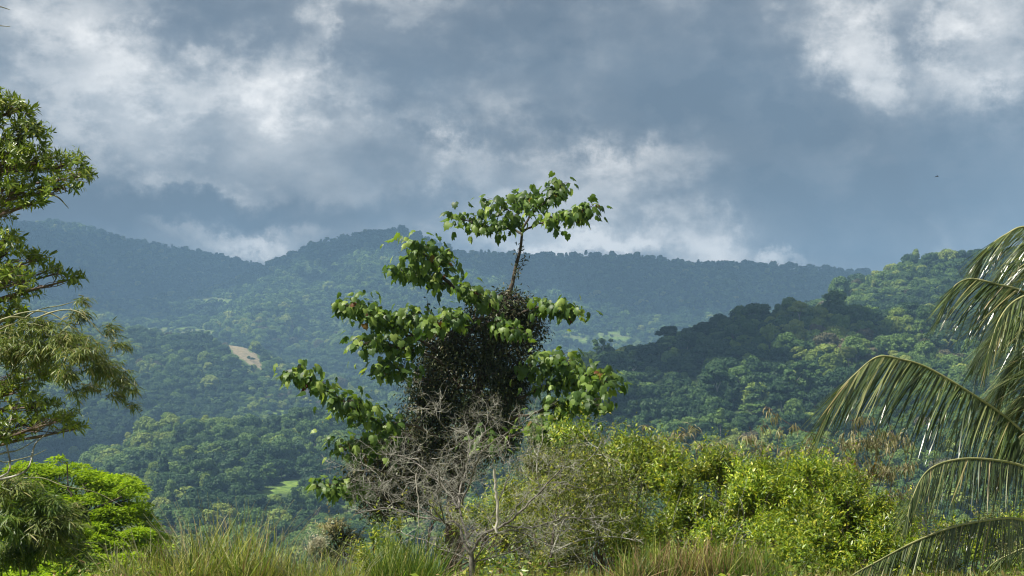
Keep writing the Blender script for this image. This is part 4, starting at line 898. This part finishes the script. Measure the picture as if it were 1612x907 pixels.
# leaflets are folded strips that hang from the rib
for (pts, D0, dD, ll, nlf, lab) in FR:
    c = curve(pl(pts, D0, dD), 14)
    tbr = Tubes(6); tbr.add(c, np.linspace(.020, .003, len(c)) )
    me = mesh_np('frond', np.concatenate(tbr.V), np.array(tbr.F).ravel(), np.full(len(tbr.F), 4), K_rach, smooth=True)
    fo = link('frond', me, palm); 
    if lab: fo['label'] = lab
    L_ = np.concatenate([[0], np.cumsum(np.linalg.norm(np.diff(c, axis=0), axis=1))]); L_ /= L_[-1]; nlf = int(nlf * 2.5)
    s_ = np.linspace(.17, 1, nlf); cc = np.stack([np.interp(s_, L_, c[:, i]) for i in range(3)], 1); tg = unit(np.stack([np.gradient(cc[:, i]) for i in range(3)], 1))
    outv = unit((c[-1] - c[0]) * np.array([1, 1, 0])); lv = Leaves(); side0 = unit(np.cross(tg, np.array([0, 0, 1.])) + 1e-4)
    for sgn in (-1, 1):
        k = nlf; prof = np.sin(np.clip(s_ * 1.02, .12, 1) * math.pi * .93) ** .5; prof = np.where(s_ > .9, np.maximum(prof, .55), prof)
        dro = rng.uniform(.6, .95, k)[:, None] + .25 * (np.abs(tg[:, 2:3]) < .5)
        d = unit(side0 * sgn * .40 + tg * (.5 + .3 * s_[:, None] ** 3) + outv * .75 * s_[:, None] ** 1.5 - Z * dro * (.95 - .3 * s_[:, None] ** 3) + rng.normal(size=(k, 3)) * .065)
        nn = unit(Z * .8 + side0 * sgn * .5 + tg * .3 + rng.normal(size=(k, 3)) * .12)
        lv.add(cc, d, nn, ll * prof * rng.uniform(.85, 1.12, k), 0)
    vis = lab is not None
    lv.build(fo, TP, [M_palm], (60 if vis else (24 if pts[min(5, len(pts) - 1)][0] < 1660 else 0)), 'leaflet', 'leaflets')

# ---- grass: tussocks one can tell apart, and the sward between them
TB = [T_blade(.15, .021, 4), T_blade(.4, .022, 5), T_blade(.75, .020, 6), T_blade(.05, .018, 3)]
TBt = [T_blade(.2, .022, 4), T_blade(.45, .022, 5), T_blade(.08, .02, 3)]
def tussock(name, label, px, D, n_, hgt, rad, lean, mats, pr, temps=None, group='grass tussocks along the near edge', flat=None, tall=0):
    b_ = np.array(base(px, D)); t = thing(name, label, 'grass', tuple(b_), group); lv = Leaves()
    a = rng.uniform(0, 6.28, n_); r_ = np.sqrt(rng.random(n_)) * rad; p = b_ + np.stack([r_ * np.cos(a), r_ * np.sin(a) * .7, 0 * a - .03], 1)
    out = np.stack([np.cos(a), np.sin(a), 0 * a], 1); l_ = lean * (r_ / rad)[:, None]
    d = unit(out * l_ + Z + rng.normal(size=(n_, 3)) * .27); h = hgt * rng.uniform(.55, 1.08, n_)
    if flat is not None: h = np.minimum(h, flat * rng.uniform(.9, 1.08, n_))
    m = rng.choice(len(mats), n_, p=pr); h = h * rng.choice([.5, .75, 1.0, 1.18], n_, p=[.38, .32, .22, .08]); nn = unit(-out + rng.normal(size=(n_, 3)) * .5)
    lv.add(p, d, unit(-nn), h, m); lv.build(t, temps or TB, mats, 0, mass='blades'); 
    if tall:
        s = Tubes(3)
        for j in range(tall):
            i = rng.integers(0, n_); e = unit(d[i] + rng.normal(size=3) * .15); s.add([p[i], p[i] + e * hgt * .7, p[i] + e * hgt * rng.uniform(1.1, 1.35) + out[i] * .08], [.003, .0025, .0015])
        s.build('seed_stalks', K_culm, t, kind='stuff')
    return t
TS = [(195, 13.0, 420, .38, .22, .4, 'low tussock in front of the feathery tree'), (245, 13.4, 420, .50, .22, .5, 'tussock where the feathery tree ends'), (300, 13.0, 560, .58, .25, .5, 'tussock under the dark forest gap, leaning left'),
      (345, 13.6, 620, .74, .26, .6, 'tallest fan of pale stalks against the left hill'), (392, 13.2, 640, .70, .25, .45, 'upright tussock next to the tallest fan'), (440, 13.5, 480, .52, .24, .6, 'loose tussock with arching stalks'), (490, 13.2, 420, .40, .24, .5, 'short tussock below the pale seed head'),
      (540, 13.0, 420, .40, .22, .4, 'short tussock left of the reedy clump'), (925, 12.9, 420, .28, .28, .35, 'pale dry tussock right of the leafless bush'), (975, 12.8, 420, .26, .25, .35, 'pale dry tussock touching the clipped tussock')]
for px, D, n_, h, r_, ln, lab in TS:
    dry = 'dry' in lab; r_ *= .78; tussock('grass_tussock', ('' if dry else 'yellow-green ') + lab, px, D, int(n_ * .85), h, r_, ln, [M_grass, M_straw, M_green], [.45, .45, .10] if dry else [.74, .08, .18], tall=0 if dry else 26)
tussock('reedy_clump', 'dark green reedy clump left of the leafless bush trunk', 640, 13.4, 950, .60, .30, .45, [M_green, M_grass], [.8, .2], TBt, group=None)
for px, n_, pr, lab in ((1010, 620, [.62, .14, .24], 'green left end of the long clipped tussock'), (1055, 800, [.22, .28, .50], 'straw-coloured middle of the long clipped tussock'), (1105, 700, [.15, .20, .65], 'brown dry stretch of the long clipped tussock'), (1150, 620, [.50, .2, .3], 'green patch right of the brown stretch of clipped grass'), (1195, 560, [.68, .15, .17], 'green right end of the long clipped tussock')):
    tussock('clipped_tussock', lab, px, 12.9, int(n_ * 1.15), .85, .23, .22, [M_green, M_grass, M_straw], pr, group='clipped grass tussocks in front of the right shrubs', flat=.47)
for px in (0,):
    lv = Leaves(); k = 26000; xs = rng.uniform(-5.6, 6.2, k); ys = rng.uniform(11.2, 15.6, k); zs = height(xs, ys)
    d = unit(Z + rng.normal(size=(k, 3)) * .35); vx = 806 + F * xs / ys
    hgt = np.where(vx < 150, .08, .15) * rng.uniform(.5, 1.5, k)
    lv.add(np.stack([xs, ys, zs - .01], 1), d, rdir(k), hgt, (rng.random(k) < .2).astype(int))
    holder = lv.build(None, TBt, [M_grass, M_straw], 0, mass='grass'); 
holder['label'] = 'short yellow-green grass along the near edge'; holder['category'] = 'grass'
lv = Leaves(); k = 5200; xs = rng.uniform(-4.6, 4.8, k); ys = rng.uniform(11.8, 14.6, k); zs = height(xs, ys) + rng.random(k) * .22 * (fbm(xs * 1.3, ys, 4, 2) > .4)
lv.add(np.stack([xs, ys, zs], 1), unit(rng.normal(size=(k, 3)) * [1, 1, .45] + Z * .25), unit(Z + rng.normal(size=(k, 3)) * .5), rng.uniform(.03, .085, k), rng.choice(3, k, p=[.45, .12, .43]))
wd = lv.build(None, [T_lance(.3), T_diamond(.5)], [M_shrub, M_straw, M_green], 0, mass='weeds'); wd['label'] = 'broad-leaved weeds and dead leaves among the grass'; wd['category'] = 'weeds'
# rough undergrowth down the slope beneath the shrubs
lv = Leaves(); k = 60000; ang = rng.uniform(-R(24), R(24), k); ys = rng.uniform(15, 46, k); xs = ys * np.tan(ang); zs = height(xs, ys) + .5 * rng.random(k) * fbm(xs / 1.5, ys / 1.5, 8, 3)
lv.add(np.stack([xs, ys, zs], 1), unit(rng.normal(size=(k, 3)) + Z * .7), unit(rng.normal(size=(k, 3)) * .5 + Z), rng.uniform(.07, .2, k), (rng.random(k) < .25).astype(int))
h2 = lv.build(None, TD, [M_shrub, M_olive], 0, mass='undergrowth'); h2['label'] = 'leafy undergrowth covering the slope under the shrubs'; h2['category'] = 'undergrowth'
# ---- bird, a speck high over the right hill
bc = Pt(1475, 278, 220)
bird = thing('bird', 'tiny dark bird gliding high above the right hill', 'bird', tuple(bc))
M_bird = bark_mat('bird_feather', (.02, .02, .02), (.04, .04, .04))
bd = Tubes(8); bd.add(bc + np.array([[-.28, 0, 0], [-.18, 0, .01], [0, 0, .02], [.16, 0, .02], [.24, 0, .03], [.30, 0, .02]]), [.01, .05, .07, .055, .035, .008]); bd.build('body', M_bird, bird)
for sg in (-1, 1):
    V = bc + np.array([[.10, 0, .03], [-.10, 0, .03], [.08, sg * .35, .10], [-.12, sg * .35, .09], [-.06, sg * .75, .04], [-.14, sg * .72, .03]]); V2 = V - [0, 0, .012]
    me = mesh_np('wing', np.vstack([V, V2]), np.array([0, 1, 3, 2, 2, 3, 5, 4, 6, 8, 9, 7, 8, 10, 11, 9]), [4] * 4, M_bird); link('wing', me, bird)
SHADES = [(60, 3300, 700, 900, 60), (430, 3600, 500, 600, 40), (800, 3000, 700, 330, 60), (1150, 3000, 500, 500, 50), (1110, 770, 200, 110, 19), (120, 1250, 120, 160, 24)]
# ------------------------------------------------------------------ high clouds that throw the shade over the mountains, and the air
M_cloud, n, l = new_mat('cloud')
b = n.new('ShaderNodeBsdfPrincipled'); b.inputs['Base Color'].default_value = (.85, .86, .88, 1); b.inputs['Roughness'].default_value = 1; b.inputs['Specular IOR Level'].default_value = 0
o = n.new('ShaderNodeOutputMaterial'); l.new(b.outputs[0], o.inputs[0])
def cloud(target, rx, ry, alt, k, seed):
    r_ = np.random.default_rng(seed); g_ = np.array(target); c = g_ + np.array(sdir) * ((alt - g_[2]) / sdir[2])
    V, Fi, off = [], [], 0
    k = int(k * 1.5)
    for i in range(k):
        a = r_.uniform(0, 6.28); q = r_.uniform(0, 1.12) ** .62; s = r_.uniform(.16, .36) * min(rx, ry) * (1.3 - .75 * q)
        iv, if_ = ICO3; d = 1 + .35 * (fbm(iv[:, 0] * 3 + i, iv[:, 1] * 3 + iv[:, 2] * 2, i, 3) - .45)
        X = iv * d[:, None] * s; X[:, 2] = np.where(X[:, 2] < 0, X[:, 2] * .25, X[:, 2] * .8)
        V.append(X + c + np.array([rx * q * math.cos(a), ry * q * math.sin(a), 0])); Fi.append(np.array(if_).ravel() + off); off += len(iv)
    me = mesh_np('cloud', np.concatenate(V), np.concatenate(Fi), np.full(sum(len(x) for x in Fi) // 3, 3), M_cloud, smooth=True)
    link('cloud', me, None, kind='structure')
def gpt(px, D):
    u = Pt(px, 453, 1.0)[0]; return (u * D, D, float(height(u * D, D)))
for i, (px, D, rx, ry, k) in enumerate(SHADES): cloud(gpt(px, D), rx, ry, 1500, k, 40 + i)
haze_m = bpy.data.materials.new('haze'); haze_m.use_nodes = True; n = haze_m.node_tree.nodes; l = haze_m.node_tree.links; n.clear()
pv = n.new('ShaderNodeVolumePrincipled'); pv.inputs['Color'].default_value = (.38, .66, 1.0, 1); pv.inputs['Density'].default_value = HAZE
o = n.new('ShaderNodeOutputMaterial'); l.new(pv.outputs[0], o.inputs['Volume'])
hb = 5300; zt = float(gz.max()) + 45; zb = float(gz.min()) - 1.0
V = [(-hb, -hb, zb), (hb, -hb, zb), (hb, hb, zb), (-hb, hb, zb), (-hb, -hb, zt), (hb, -hb, zt), (hb, hb, zt), (-hb, hb, zt)]
me = bpy.data.meshes.new('haze'); me.from_pydata(V, [], [(3, 2, 1, 0), (4, 5, 6, 7), (0, 1, 5, 4), (1, 2, 6, 5), (2, 3, 7, 6), (3, 0, 4, 7)]); me.materials.append(haze_m)
link('haze', me, None, kind='stuff')
